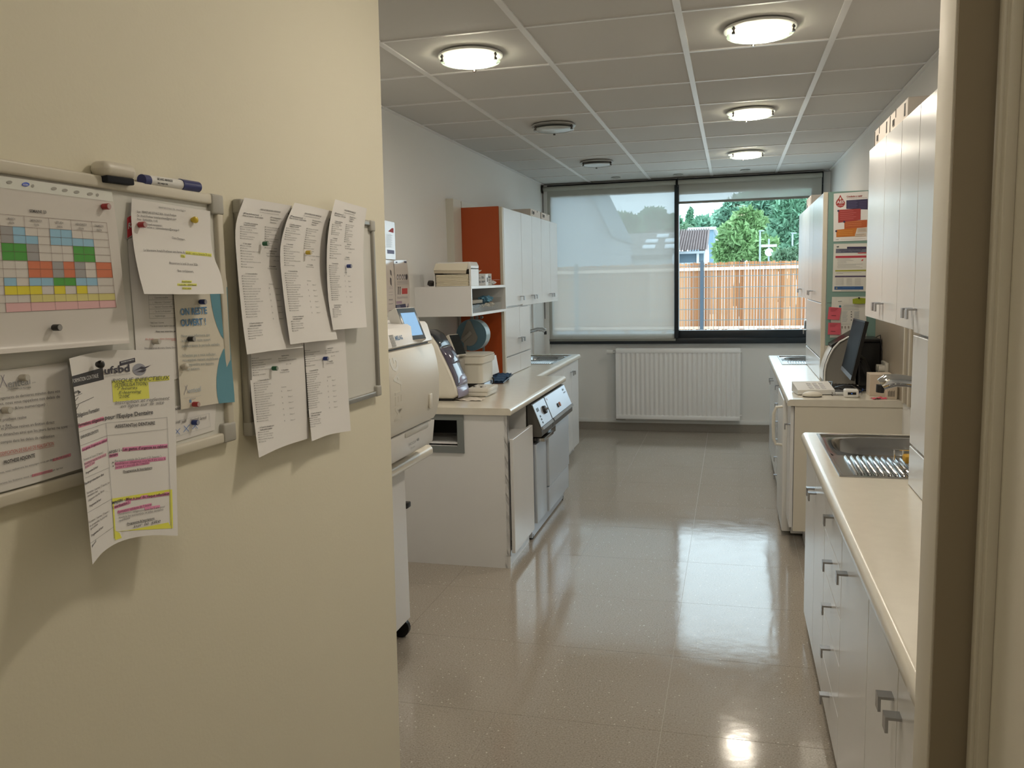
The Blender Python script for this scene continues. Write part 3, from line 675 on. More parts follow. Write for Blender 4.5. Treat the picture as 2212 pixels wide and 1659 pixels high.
B('divider', LAM, t, XL+.3, XI-.02, 4.90, 4.915, .0, .873); B('shelf', LAM, t, -1.75, XI-.02, 4.42, 4.90, .70, .71)
B('side_post', LAM, t, XI-.02, XI, yp, yp+.012, .07, .874)
MBp = None
d = B('drawer_front', LAM, t, XI+.006, XI+.026, 4.415, 4.892, .085, .735, bev=.0015, seg=1)
B('plinth', LAM, t, XI-.012, XI-.03, yp, 4.9, 0, .082)
# crumpled paper inside the hatch
def crumple(name, lab, cat, c, r, m, sq=(1, 1, .6), seed=1, jag=.35, sub=3):
    rg = np.random.default_rng(seed); mb = MB(); mb.ico((0, 0, 0), 1, sub)
    D = rg.normal(size=(9, 3)); D /= np.linalg.norm(D, axis=1)[:, None]
    for v in mb.bm.verts:
        d_ = np.array(v.co); f = 1-jag*np.max(np.abs(D @ d_)**6)+jag*.6*math.sin(9*d_[0]+3*d_[2]+seed)*math.cos(7*d_[1]-2*d_[0])
        v.co = Vector((c[0]+d_[0]*f*r*sq[0], c[1]+d_[1]*f*r*sq[1], c[2]+d_[2]*f*r*sq[2]))
    return tag(mb.build(name, m, None), lab, cat)
crumple('paper_bag', 'crumpled greyish paper lying in the dark hatch', 'paper bag', (-1.57, 4.53, .645), .075, mat('grey crumpled paper', (.32, .31, .28), .8), seed=4)
# dishwasher
t = thing('washer_disinfector', 'stainless steel washer-disinfector with sloped control panel under the left worktop', 'dishwasher', (-1.5, 5.43, 0))
dy0, dy1, dm = 4.925, 5.955, 5.255
B('body', mat('dark appliance side', (.06, .058, .05), .5), t, XI-.02, XL+.1, dy0, dy1, .03, .868)
def panel_slope(y0, y1, nm, zt_=.845, zb_=.66):
    return MB().prism([(XI-.015, zt_+.01), (XI+.012, zt_+.008), (XI+.075, zb_+.025), (XI+.075, zb_), (XI+.068, zb_-.006), (XI-.015, zb_-.006)], 'y', y0, y1).build(nm, mat('appliance fascia edge', (.10, .095, .085), .5), t)
f1 = panel_slope(dy0+.002, dm-.006, 'control_panel'); f2 = panel_slope(dm+.006, dy1-.01, 'control_panel')
sl = Vector((.063, 0, -.158)).normalized(); nn = Vector((.158, 0, .063)).normalized()
def onslope(y, s): return Vector((XI+.012, y, .853)) + sl*s + nn*.0015
def slope_box(nm, m, par, y0, y1, s0, s1, h=.004):
    p = [onslope(y0, s0), onslope(y1, s0), onslope(y1, s1), onslope(y0, s1)]; return MB().loft([[tuple(q) for q in p], [tuple(q+nn*h) for q in p]]).build(nm, m, par)
slope_box('fascia', STEELB, f1, dy0+.006, dm-.01, .004, .150); slope_box('fascia', STEELB, f2, dm+.012, dy1-.03, .004, .150)
for f, a, b in ((f1, dy0+.004, dm-.008), (f2, dm+.008, dy1-.012)):
    slope_box('trim_strip', STEEL, f, a, b, .152, .170, .010)
slope_box('display', BLACK, f1, dy0+.045, dy0+.095, .035, .058, .006)
kc = onslope((dy0+dm)/2+.04, .07)
MB().cyl(kc, kc+nn*.022, .028, .024, n=20).build('knob', DARK, f1, True); MB().cyl(kc+nn*.02, kc+nn*.034, .007, n=10).build('key_lock', CHROME, f1, True)
for k in range(3): slope_box('button', BLACK, f1, dy0+.065, dy0+.085, .085+.02*k, .097+.02*k, .006)
for k, m in enumerate((BLACK, mat('orange indicator', (.35, .09, .03), .4))): c = onslope(5.52+.055*k, .10); MB().cyl(c, c+nn*.012, .015, n=14).build('indicator', m, f2, True)
ux = (0, 1, 0); uz = -sl
letters('lettering', 'Miele', onslope(5.81, .035)+nn*.006, ux, uz, .016, BLACK, f2); letters('lettering', 'PROFESSIONAL', onslope(5.81, .055)+nn*.006, ux, uz, .008, BLACK, f2)
letters('lettering', 'TA', onslope(dm+.03, .03)+nn*.006, ux, uz, .014, mat('red ink', (.4, .1, .05)), f2)
B('side_column', STEELB, t, XI-.0, XI+.03, dy0+.035, dm-.012, .10, .60, bev=.003); B('column_grip', STEEL, t, XI, XI+.075, dy0+.07, dm+.02, .612, .635, bev=.003)
B('door', STEELB, t, XI, XI+.045, dm+.006, dy1-.012, .265, .645, bev=.003); B('lower_panel', STEELB, t, XI, XI+.04, dm+.006, dy1-.012, .095, .258, bev=.003)
B('grip_plate', STEEL, t, XI+.045, XI+.05, dm+.06, dm+.2, .60, .637); B('kick_plate', STEELB, t, XI-.03, XI+.0, dy0+.01, dy1-.01, .012, .092)
for y in (dy0+.03, dy1-.04): MB().cyl((XI-.012, y, 0), (XI-.012, y, .03), .014, n=10).build('foot', BLACK, t, True)
# far left base
cabinet('drawer_cabinet', 'white narrow drawer cabinet between the washer and the far left doors', 1, XF2, XL, 5.965, 7.0, .07, .874, [('drawer', 5.965, 7.0, a, b, None, 0) for a, b in ((.60, .868), (.34, .60), (.07, .34))], .05, body='open')
cabinet('base_cabinet', 'white two-door base cabinet under the far left sink', 1, XF2, XL, 7.0, 7.73, .07, .874, [('door', 7.0, 7.385, .07, .868, 7.345, .79), ('door', 7.385, 7.73, .07, .868, 7.425, .79)], .05, body='open')
worktop('worktop', 'deep beige worktop over the washer on the left', (XL, -1.165, 4.385, 5.96), ZL, 0)
sink_top('worktop', 'beige worktop with the far left sink', 1, XL, -1.37, 5.962, 7.745, ZL, (-1.86, -1.43, 6.80, 7.62), 'stainless sink with ribbed drainer at the far end of the left counter', 0)
# left tall cupboard + wall cabinets
XU = -1.585; ORANGE = mat('burnt orange laminate', (.46, .075, .010), .45)
t = cabinet('tall_cupboard', 'white tall cupboard with a burnt-orange side on the left counter', 1, XU, XL, 5.85, 6.64, ZL, ZU1,
        [('door', 5.88, 6.40, ZU0+.008, ZU1, 6.345, 1.49), ('door', 6.40, 6.757, ZU0, ZU1, 6.715, 1.49), ('door', 5.88, 6.29, 1.055, ZU0, 6.25, 1.175), ('door', 6.29, 6.64, 1.055, ZU0-.005, 6.33, 1.175), ('base_panel', 5.88, 6.29, ZL+.001, 1.05, None, 0), ('base_panel', 6.29, 6.64, ZL+.001, 1.05, None, 0)])
B('edge_strip', LAMB, t, XU-.022, XU, 5.842, 5.878, ZL, ZU1); B('side_panel', ORANGE, t, XL+.03, XU-.024, 5.836, 5.849, ZL, ZU1+.004)
cabinet('wall_cabinet', 'white wall cabinet over the far left sink', 1, XU, XL, 6.76, 7.79, ZU0, ZU1, [('door', 6.757, 7.10, ZU0, ZU1, 6.80, 1.49), ('door', 7.10, 7.46, ZU0, ZU1, 7.42, 1.49), ('door', 7.46, 7.79, ZU0, ZU1, 7.50, 1.49)])
tag(B('wall_board', mat('off-white board', (.70, .68, .60), .5), None, XL, XL+.055, 5.66, 5.832, 1.60, 2.185), 'narrow off-white board fixed upright beside the orange panel', 'board')
tag(B('cornice_board', mat('off-white board', (.7, .68, .6)), None, XL+.001, XL+.052, 5.86, 6.62, ZU1+.002, 2.183), 'narrow off-white board lying along the wall on top of the tall cupboard', 'board')
bs = tag(B('backsplash', mat('taupe laminate', (.36, .31, .235), .4), None, XR-.012, XR, 3.93, 5.885, ZR+.001, 1.60, bev=.001, seg=1), 'taupe backsplash panel on the right wall between the two counters and the green panel', 'panel')
for y in (4.72, 4.86): B('cover_strip', LAMB, bs, XR-.022, XR-.012, y, y+.03, ZR+.002, 1.60)
# open wall box
t = thing('open_shelf_box', 'white open wall box between the posters and the orange panel', 'shelf', (-1.75, 5.4, 1.39)); sy0, sy1, sz0, sz1, sx = 5.0, 5.834, 1.392, 1.58, -1.565
for nm, b in (('end_panel', (XL, sx, sy0, sy0+.018, sz0, sz1)), ('end_panel', (XL, sx, sy1-.018, sy1, sz0, sz1)), ('top_board', (XL, sx, sy0+.018, sy1-.018, sz1-.018, sz1)), ('bottom_board', (XL, sx, sy0+.018, sy1-.018, sz0, sz0+.018)), ('back_board', (XL, XL+.01, sy0+.018, sy1-.018, sz0+.018, sz1-.018))):
    B(nm, LAM, t, *b, bev=.001, seg=1)
# mobile bench for the steriliser
t = thing('mobile_bench', 'mobile bench with beige rounded top carrying the steriliser', 'bench', (-1.65, 3.0, 0)); zc_ = .86
xf = -1.335; prof = [(XL+.02, zc_-.045), (xf-.006, zc_-.045), (xf, zc_-.037)]
for k in range(0, 9): a = math.pi/2*k/8; prof.append((xf-.024+.024*math.cos(a), zc_-.024+.024*math.sin(a)))
prof.append((XL+.02, zc_)); MB().prism(prof, 'y', 2.35, 3.60).build('top', WT, t, True, 50)
B('body', LAM, t, XL+.05, -1.425, 2.4, 3.455, .09, .815); d = B('door', LAM, t, -1.425, -1.405, 2.7, 3.42, .095, .80, bev=.002, seg=1)
B('lock', BLACK, t, -1.46, -1.40, 3.42, 3.47, .60, .625, bev=.005)
for x, y in ((-1.455, 3.42), (-1.455, 2.45), (-1.85, 3.42), (-1.85, 2.45)): MB().cyl((x, y-.012, .045), (x, y+.012, .045), .045, n=18).cyl((x, y, .07), (x, y, .095), .02, n=10).build('caster', BLACK, t, True)
# ---------------- radiator
t = thing('radiator', 'white fluted panel radiator under the window', 'radiator', (-.54, 8.75, .14)); rx0, rx1, rz0, rz1, ry = -1.17, .083, .143, .88, 8.72
nf = 25; pw = (rx1-rx0-.05)/nf; prof = []
for i in range(nf):
    a = rx0+.025+pw*i
    prof += [(a, 0.), (a+pw*.18, -.0), (a+pw*.36, .012), (a+pw*.64, .012), (a+pw*.82, 0.)]
prof = [(rx0, 0.)]+prof+[(rx1, 0.)]
mb = MB(); mb.loft([[(x, ry+d+.004, rz0+.035) for x, d in prof], [(x, ry+d, rz0+.055) for x, d in prof], [(x, ry+d, rz1-.055) for x, d in prof], [(x, ry+.4*d, rz1-.035) for x, d in prof]], close=False)
mb.build('front_panel', RADW, t, True, 70)
mb = MB(); mb.box(rx0, rx1, ry-.003, ry+.01, rz1-.042, rz1-.004, bev=.003); mb.box(rx0, rx1, ry-.003, ry+.01, rz0, rz0+.042, bev=.003); mb.box(rx0, rx1, ry+.013, ry+.09, rz0+.01, rz1-.01); mb.build('panel_edge', RADW, t, True)
B('top_grille', RADW, t, rx0, rx1, ry-.002, ry+.1, rz1-.006, rz1+.004, bev=.002)
for x in (rx0-.003, rx1-.0): B('side_cover', RADW, t, x, x+.003, ry, ry+.1, rz0, rz1)
MB().cyl((rx0-.1, ry+.04, .845), (rx0-.035, ry+.04, .845), .024, .022, n=16).build('valve_head', WHITEP, t, True); MB().cyl((rx0-.035, ry+.04, .845), (rx0, ry+.04, .845), .013, n=12).build('valve_body', CHROME, t, True)
MB().cyl((rx0-.01, ry+.05, .135), (rx0+.09, ry+.05, .135), .013, n=12).cyl((rx0+.02, ry+.05, .135), (rx0+.02, YF-.004, .12), .010, n=10).build('return_valve', mat('nickel', (.5, .5, .48), .3, 1), t, True)
MB().cyl((rx1, ry+.04, .19), (rx1+.02, ry+.04, .19), .01, n=10).cyl((rx1, ry+.04, .84), (rx1+.015, ry+.04, .84), .012, n=10).build('plug', WHITEP, t, True)
mb = MB()
for x in (rx0+.3, rx1-.3): mb.box(x-.02, x+.02, ry+.09, YF-.004, .3, .36); mb.box(x-.02, x+.02, ry+.09, YF-.004, .7, .76)
mb.build('wall_bracket', RADW, t)
# ---------------- taps
def tap(lab, base, pts, r, headdir, lever=None):
    t = thing('tap', lab, 'tap', base)
    MB().cyl(base, (base[0], base[1], base[2]+.012), .03, n=18).cyl((base[0], base[1], base[2]+.01), (base[0], base[1], base[2]+.12), .022, n=18).build('base', CHROME, t, True)
    MB().tube(pts, r, 14).build('spout', CHROME, t, True, 60)
    e = Vector(pts[-1]); MB().cyl(e, e+Vector(headdir), r[-1]*.72, r[-1]*.62, n=16).build('nozzle', DARK, t, True)
    if lever: MB().tube(lever, [.008, .007, .006], 8).build('lever', CHROME, t, True)
zb = ZR
tap('chrome swivel tap reaching over the nearest right sink', (.80, 3.42, ZR), [(.80, 3.42, 1.02), (.79, 3.42, 1.10), (.74, 3.43, 1.16), (.69, 3.445, 1.178), (.655, 3.45, 1.188), (.61, 3.45, 1.193), (.575, 3.45, 1.188), (.555, 3.45, 1.175)], [.016, .016, .017, .019, .022, .025, .029, .024], (-.003, 0, -.030), [(.81, 3.42, 1.02), (.84, 3.40, 1.06), (.87, 3.38, 1.08)])
tap('chrome swivel tap reaching over the far left sink', (-1.89, 7.42, ZL), [(-1.89, 7.42, 1.0), (-1.88, 7.43, 1.08), (-1.83, 7.44, 1.125), (-1.77, 7.45, 1.150), (-1.71, 7.45, 1.165), (-1.665, 7.45, 1.163), (-1.64, 7.45, 1.148)], [.015, .015, .016, .017, .019, .02, .02], (.002, 0, -.03), [(-1.89, 7.36, 1.0), (-1.85, 7.34, 1.02), (-1.79, 7.30, 1.06)])
# ================================================================== things on the left counters
def prof_extrude(prof, y0, y1, r=.02, n=4):
    """(x,z) profile extruded along y with slightly drawn-in ends"""
    cx = sum(p[0] for p in prof)/len(prof); cz = sum(p[1] for p in prof)/len(prof)
    def ring(y, k):
        out = []
        for x, z in prof:
            d = math.hypot(x-cx, z-cz); f = (d-k)/d; out.append((cx+(x-cx)*f, y, cz+(z-cz)*f))
        return out
    rings = [ring(y0, r*.6), ring(y0+r*.25, r*.25), ring(y0+r, 0), ring(y1-r, 0), ring(y1-r*.25, r*.25), ring(y1, r*.6)]
    return MB().loft(rings)
AUTO = mat('steriliser cream enamel', (.74, .705, .62), .33); AUTW = mat('steriliser white enamel', (.82, .81, .79), .3)
t = thing('steam_steriliser', 'large cream bench steam steriliser with touch screen on top, beside the partition', 'steriliser', (-1.6, 3.2, .86))
ya, yb = 2.90, 3.455
body = MB().prism([(-1.88, .905), (-1.30, .905), (-1.292, 1.02), (-1.285, 1.20), (-1.30, 1.425), (-1.34, 1.44), (-1.88, 1.44)], 'y', ya+.01, yb-.012).build('body', AUTW, t)
dprof = [(-1.35, 1.010), (-1.290, 1.010), (-1.268, 1.015), (-1.256, 1.034), (-1.243, 1.09), (-1.238, 1.15), (-1.237, 1.21), (-1.245, 1.27), (-1.258, 1.325), (-1.266, 1.342), (-1.30, 1.346), (-1.35, 1.346)]
d = prof_extrude(dprof, ya, yb, .012).build('door', AUTO, t, True, 40)
low = prof_extrude([(-1.35, .905), (-1.285, .903), (-1.277, .912), (-1.268, .985), (-1.266, 1.006), (-1.35, 1.006)], ya+.004, yb-.004, .008).build('lower_panel', AUTW, t, True, 40)
head = prof_extrude([(-1.45, 1.352), (-1.272, 1.352), (-1.264, 1.358), (-1.285, 1.427), (-1.295, 1.438), (-1.45, 1.446)], ya, yb, .008).build('head_panel', AUTW, t, True, 40)
B('gap_line', DARK, t, -1.34, -1.283, ya+.01, yb-.01, 1.344, 1.354)
for x in (-1.40, -1.82):
    for y in (3.38, 2.98): MB().cyl((x, y, .86), (x, y, .906), .022, n=14).build('foot', DARK, t, True)
# square catch button on the door
q = B('catch', AUTO, d, -1.2425, -1.236, 3.318, 3.352, 1.075, 1.135, bev=.002)
# letters
nz_ = Vector((.956, 0, .293))
hd = Vector((-.021, 0, .069)).normalized(); hn = Vector((.069, 0, .021)).normalized()
def onhead(y, s): return Vector((-1.264, y, 1.358))+hd*s+hn*.001
letters('lettering', 'MELAG', onhead(3.055, .026), (0, 1, 0), hd, .017, mat('pale blue ink', S(95, 130, 170), .5), head)
mb = MB()
for k in range(11): a = onhead(3.01, .004+.0045*k); mb.box(a.x-.001, a.x+.0012, 3.005, 3.043+.0015*(k % 2), a.z-.0008, a.z+.0008)
tag(mb.build('vent_slots', GREYP, head), kind='stuff')
letters('lettering', 'VACUCLAV', (-1.270, 3.145, .945), (0, 1, 0), (.05, 0, 1), .011, GREYP, low, style=2); letters('lettering', '41B', (-1.269, 3.235, .948), (0, 1, 0), (.05, 0, 1), .011, DARK, low); letters('lettering', 'Evolution', (-1.2705, 3.17, .928), (0, 1, 0), (.05, 0, 1), .008, GREYP, low, style=2)
B('grip_lip', mat('pale grey plastic', (.55, .54, .5), .4), low, -1.2685, -1.262, 3.10, 3.36, .988, 1.006, bev=.003)
# embossed name reading upwards on the door: raised letters
em = mat('steriliser cream enamel raised', (.72, .685, .60), .3)
v, f, wd = layout('MELAG', 1); hcap = 0.069; L = .25; z0 = 1.075; y0_ = 3.016
def door_x(z):
    pts = sorted([(zz, xx) for xx, zz in dprof if xx > -1.30 and zz > 1.011]); zs = [p_[0] for p_ in pts]; xs_ = [p_[1] for p_ in pts]; return float(np.interp(z, zs, xs_))
P = []
for a, b in v:
    z = z0+a/wd*L; P.append((door_x(z)+.0012, y0_-b*hcap+hcap*0, z))
n0 = len(P); P2 = P+[(x-.004, y, z) for x, y, z in P]
ed = {}
for tri in f:
    for i in range(len(tri)):
        e = (tri[i], tri[(i+1) % len(tri)]); ed[e] = 1
F2 = list(f)+[(a, b, b+n0, a+n0) for (a, b) in ed if (b, a) not in ed]
me = bpy.data.meshes.new('embossed_lettering'); me.from_pydata(P2, [], F2); link('embossed_lettering', me, em, d)
# touch screen tablet
SCR = mat('lit blue screen', (.1, .15, .2), .15, emit=S(150, 195, 235), estr=.62)
tb = bpy.data.objects.new('x', None); bpy.data.objects.remove(tb)
Mt = Matrix.Translation((-1.283, 3.268, 1.425)) @ Matrix.Rotation(math.radians(-18), 4, 'Z') @ Matrix.Rotation(math.radians(-24), 4, 'Y')
def tab(nm, m, par, *b, bev=0): return B(nm, m, par, *b, bev=bev, M=Mt)
sh = tab('screen_housing', AUTW, t, -.055, .0, -.062, .062, -.062, .088, bev=.006); tab('bezel', mat('blue grey bezel', (.10, .135, .17), .2), sh, 0, .002, -.057, .057, -.058, .083, bev=.0009); tab('display', SCR, sh, .0018, .0026, -.045, .045, -.040, .062)
# ---------------- handpiece care unit
t = thing('handpiece_care_unit', 'cream handpiece care unit with smoked purple curved cover', 'care unit', (-1.65, 4.72, ZL))
SMOKE = mat('smoked purple plastic', (.075, .062, .10), .10, spec=.7); SMOKL = mat('pale purple plastic', (.30, .29, .42), .18, spec=.6)
cy0, cy1 = 4.62, 4.86
fr = [(945, 862), (985, 857), (976, 846), (968, 825), (958, 798), (948, 772), (938, 742), (932, 722), (935, 708), (945, 698)]
pr_ = [tuple(ony(px, py, cy0)[[0, 2]]) for px, py in fr]
z0 = ZL+.012
prof = [(-1.86, z0), (-1.585, z0), (-1.552, z0+.02), (-1.555, .985), (-1.575, 1.05), (-1.600, 1.11), (-1.632, 1.18), (-1.668, 1.25), (-1.70, 1.295), (-1.735, 1.316), (-1.80, 1.322), (-1.86, 1.31)]
prof_extrude(prof, cy0, cy1, .03).build('body', CREAMP, t, True, 50)
B('foot_plate', BLACK, t, -1.85, -1.585, cy0+.02, cy1-.02, ZL, ZL+.013)
# cover: bulged strip following the front of the profile
def strip(nm, m, par, path, y0, y1, bul, lift=.002, n=10, closed=True):
    """path of (x,z) points down the front; ribbon between y0,y1 bulging outwards"""
    def fn(u, v):
        s = v*(len(path)-1); i = min(int(s), len(path)-2); w_ = s-i; x = path[i][0]*(1-w_)+path[i+1][0]*w_; z = path[i][1]*(1-w_)+path[i+1][1]*w_
        dx, dz = path[i+1][0]-path[i][0], path[i+1][1]-path[i][1]; L_ = math.hypot(dx, dz); nx, nz2 = -dz/L_, dx/L_
        if nx < 0: nx, nz2 = -nx, -nz2
        e = math.sin(math.pi*v)**.4 if closed else 1
        h = lift+bul*(1-(2*u-1)**2)**.6*e
        yy = y0+(y1-y0)*u
        return (x+nx*h, yy, z+nz2*h)
    return MB().grid(fn, n, 24).build(nm, m, par, True, 80)
pf = [(-1.765, 1.320), (-1.735, 1.316), (-1.70, 1.295), (-1.668, 1.25), (-1.632, 1.18), (-1.600, 1.11), (-1.575, 1.05), (-1.555, .985), (-1.552, .94)]
pan = strip('control_panel', mat('dark control panel', (.02, .024, .032), .15), t, pf[0:4]+[(-1.655, 1.224)], cy0+.02, cy1-.02, .012, n=12)
strip('cover', SMOKE, t, [(-1.655, 1.222), (-1.632, 1.18), (-1.600, 1.11), (-1.575, 1.05), (-1.558, .995)], cy0+.015, cy1-.015, .014, n=14)
strip('cover_visor', SMOKE, t, [(-1.648, 1.212), (-1.615, 1.15), (-1.600, 1.115)], cy0+.03, cy1-.012, .020, n=12)
strip('drip_tray', SMOKL, t, [(-1.560, .993), (-1.553, .965), (-1.552, .94), (-1.556, .930)], cy0+.02, cy1-.015, .015, n=14)
strip('lower_flap', SMOKL, t, [(-1.583, 1.062), (-1.567, 1.03), (-1.559, .998)], cy0+.06, cy1-.012, .0165, n=12)
MB().ico((-1.600, 4.79, 1.163), .016, 2, (.6, 1, .5)).build('release_button', mat('pearl button', (.8, .82, .85), .2), t, True)
letters('lettering', 'iCare', (-1.682, 4.70, 1.272), (0, 1, 0), (-.6, 0, .8), .018, WHITEP, pan); letters('lettering', '....', (-1.672, 4.72, 1.254), (0, 1, 0), (-.55, 0, .83), .014, WHITEP, pan)
# ---------------- sealing machine with pouch roll
t = thing('pouch_sealer', 'grey pouch sealer with dark tilted screen and a blue roll holder', 'sealer', (-1.75, 5.25, ZL))
B('body', mat('warm grey plastic', (.36, .34, .30), .4), t, -1.90, -1.66, 5.02, 5.135, ZL, 1.12, bev=.015); 
Ms = Matrix.Translation((-1.695, 5.09, 1.21)) @ Matrix.Rotation(math.radians(-22), 4, 'Z') @ Matrix.Rotation(math.radians(-26), 4, 'Y')
sc_ = B('screen_housing', CREAMP, t, -.035, 0, -.05, .05, -.075, .075, bev=.008, M=Ms); B('display', mat('black glossy screen', (.006, .008, .008), .06), sc_, 0, .002, -.044, .044, -.068, .068, M=Ms); B('stem', CREAMP, t, -1.73, -1.69, 5.08, 5.11, 1.10, 1.16, bev=.005)
h = thing('pouch_roll_holder', 'teardrop grey holder carrying a big blue roll of sterilisation pouch film', 'roll holder', (-1.73, 5.57, ZL))
rc = (float(ony(1018, 724, 5.52)[0]), 5.52, float(ony(1018, 724, 5.52)[2])); rR = .108
MB().lathe([(.03, 0), (rR, 0), (rR, .10), (.03, .10)], rc, 'y', 40).build('film_roll', mat('blue pouch film', (.10, .20, .27), .25), h, True)
MB().lathe([(rR+.0008, .002), (rR+.0015, .05), (rR+.0008, .098)], rc, 'y', 40).build('roll_edge', mat('pale film edge', (.42, .60, .68), .12), h, True)
def tear(y, k=1.):
    out = []
    for a in range(0, 181, 12): q_ = math.radians(180+a); out.append((rc[0]-.012+.058*k*math.cos(q_), y, rc[2]-.012+.062*k*math.sin(q_)))
    return out+[(rc[0]-.012+.012, y, rc[2]+.098), (rc[0]-.012, y, rc[2]+.105), (rc[0]-.024, y, rc[2]+.098)]
HG = mat('taupe grey plastic', (.23, .22, .20), .45)
MB().loft([tear(5.51), tear(5.518)]).build('side_plate', HG, h); MB().loft([tear(5.622), tear(5.63)]).build('side_plate', HG, h)
MB().box(-.045, .045, -.012, 0, -.014, .014, bev=.004, M=Matrix.Translation((rc[0]-.03, 5.508, rc[2]-.01)) @ Matrix.Rotation(math.radians(-42), 4, 'Y')).build('brake_lever', HG, h, True)
for i in range(3): MB().lathe([(.011, 0), (.011, .02)], (rc[0]+.0+.025*i, 5.54+.03*i, rc[2]+.118), 'y', 14).build('guide_knob', HG, h, True)
mb = MB(); mb.box(-1.79, -1.67, 5.51, 5.63, ZL, ZL+.012); mb.box(-1.79, -1.77, 5.512, 5.517, ZL, 1.25); mb.box(-1.69, -1.675, 5.623, 5.629, ZL, 1.25); mb.build('stand', HG, h)
# ---------------- ultrasonic bath
t = thing('ultrasonic_bath', 'cream ultrasonic bath with overhanging lid and black base', 'ultrasonic bath', (-1.66, 5.2, ZL))
b0, b1, c0, c1 = -1.80, -1.557, 5.155, 5.43
def rrect(x0, x1, y0, y1, z, r, n=4):
    out = []
    for cx_, cy_, a0 in ((x1-r, y1-r, 0), (x0+r, y1-r, 90), (x0+r, y0+r, 180), (x1-r, y0+r, 270)):
        for k in range(n+1): a = math.radians(a0+90*k/n); out.append((cx_+r*math.cos(a), cy_+r*math.sin(a), z))
    return out
for nm, m, rs in (('base', BLACK, [(0.004, ZL, .02), (0.004, .952, .02)]), ('tank', CREAMP, [(0.0, .952, .03), (.0, 1.085, .03)]), ('collar', CREAMP, [(-.012, 1.082, .032), (-.014, 1.125, .032)]), ('lid', CREAMP, [(-.008, 1.127, .03), (-.010, 1.134, .03), (.004, 1.138, .03)])):
    MB().loft([rrect(b0+i, b1-i, c0+i, c1-i, z, r) for i, z, r in rs]).build(nm, m, t, True, 40)
B('control_panel', mat('steel front plate', (.55, .60, .66), .3, .8), t, b1-.001, b1+.004, c0+.03, c1-.03, ZL+.004, .95); B('lid_hinge', GREYP, t, b0-.012, b0, c0+.05, c1-.05, 1.08, 1.14)
mb = MB(); mb.tube([(b1+.004, 5.37, .925), (b1+.014, 5.37, .93), (b1+.014, 5.37, .96), (b1+.004, 5.37, .965)], .006, 8); mb.build('drain_tap', BLACK, t, True)
# small flat cream box with two plugs
t = thing('cassette', 'flat cream instrument cassette with two white clips near the worktop edge', 'cassette', (-1.48, 4.91, ZL))
B('base', CREAMP, t, -1.545, -1.425, 4.815, 5.03, ZL+.006, ZL+.03, bev=.003); B('lid', CREAMP, t, -1.552, -1.418, 4.81, 5.035, ZL+.030, ZL+.052, bev=.004); B('foot', CREAMP, t, -1.53, -1.44, 4.83, 5.01, ZL, ZL+.007)
for x, y in ((-1.515, 4.90), (-1.465, 4.885)): MB().cyl((x, y, ZL+.051), (x, y, ZL+.062), .012, n=14).build('clip', WHITEP, t, True); MB().cyl((x-.016, y, ZL+.051), (x-.016, y, ZL+.056), .009, n=12).build('clip_hole', BLACK, t, True)
# crumpled tissue at the worktop edge
def cloth(name, lab, cat, c, sx, sy, amp, m, seed, rot=0):
    rg = np.random.default_rng(seed); ph = rg.random(6)*6
    def fn(u, v):
        a, b = (u-.5)*sx, (v-.5)*sy; ca, sa = math.cos(rot), math.sin(rot)
        z = amp*(.5+.25*math.sin(9*u+ph[0]+3*v)+.25*math.sin(11*v+ph[1]-4*u)+.15*math.sin(23*u+7*v+ph[2]))*(1-.3*abs(2*u-1))
        return (c[0]+ca*a-sa*b, c[1]+sa*a+ca*b, c[2]+max(z, .001))
    return tag(MB().grid(fn, 22, 18).build(name, m, None, True, 80), lab, cat)
cloth('tissue', 'crumpled pale tissue under the cassette on the worktop edge', 'tissue', (-1.50, 4.70, ZL), .17, .11, .012, mat('tissue', (.72, .66, .57), .9), 3)
# tray with blue drape + leaning white card
t = thing('instrument_tray', 'blue lined instrument tray tilted beside the ultrasonic bath', 'tray', (-1.56, 5.56, ZL))
B('foot', BLACK, t, -1.545, -1.527, 5.705, 5.725, ZL, ZL+.03); 
mb = MB(); mb.loft([[(-1.64, 5.46, ZL+.005), (-1.50, 5.46, ZL+.005), (-1.50, 5.73, ZL+.032), (-1.64, 5.73, ZL+.032)], [(-1.64, 5.46, ZL+.012), (-1.50, 5.46, ZL+.012), (-1.50, 5.73, ZL+.038), (-1.64, 5.73, ZL+.038)]]); mb.build('tray', mat('navy tray', (.015, .035, .075), .3), t)
def fnd(u, v): return (-1.635+.13*u, 5.47+.24*v, ZL+.0145+.0795*v*.33+.006*math.sin(12*u+5*v)**2+.004*math.sin(20*v))
MB().grid(fnd, 14, 18).build('drape', mat('blue drape', (.03, .09, .19), .6), t, True, 80)
tag(MB().box(-.003, .003, -.11, .11, 0, .125, M=Matrix.Translation((-1.60, 5.60, ZL+.052)) @ Matrix.Rotation(math.radians(-9), 4, 'Y')).build('white_card', WHITEP, None), 'white card standing upright against the orange panel', 'card')
bpy.data.objects['white_card'].location.z -= .0
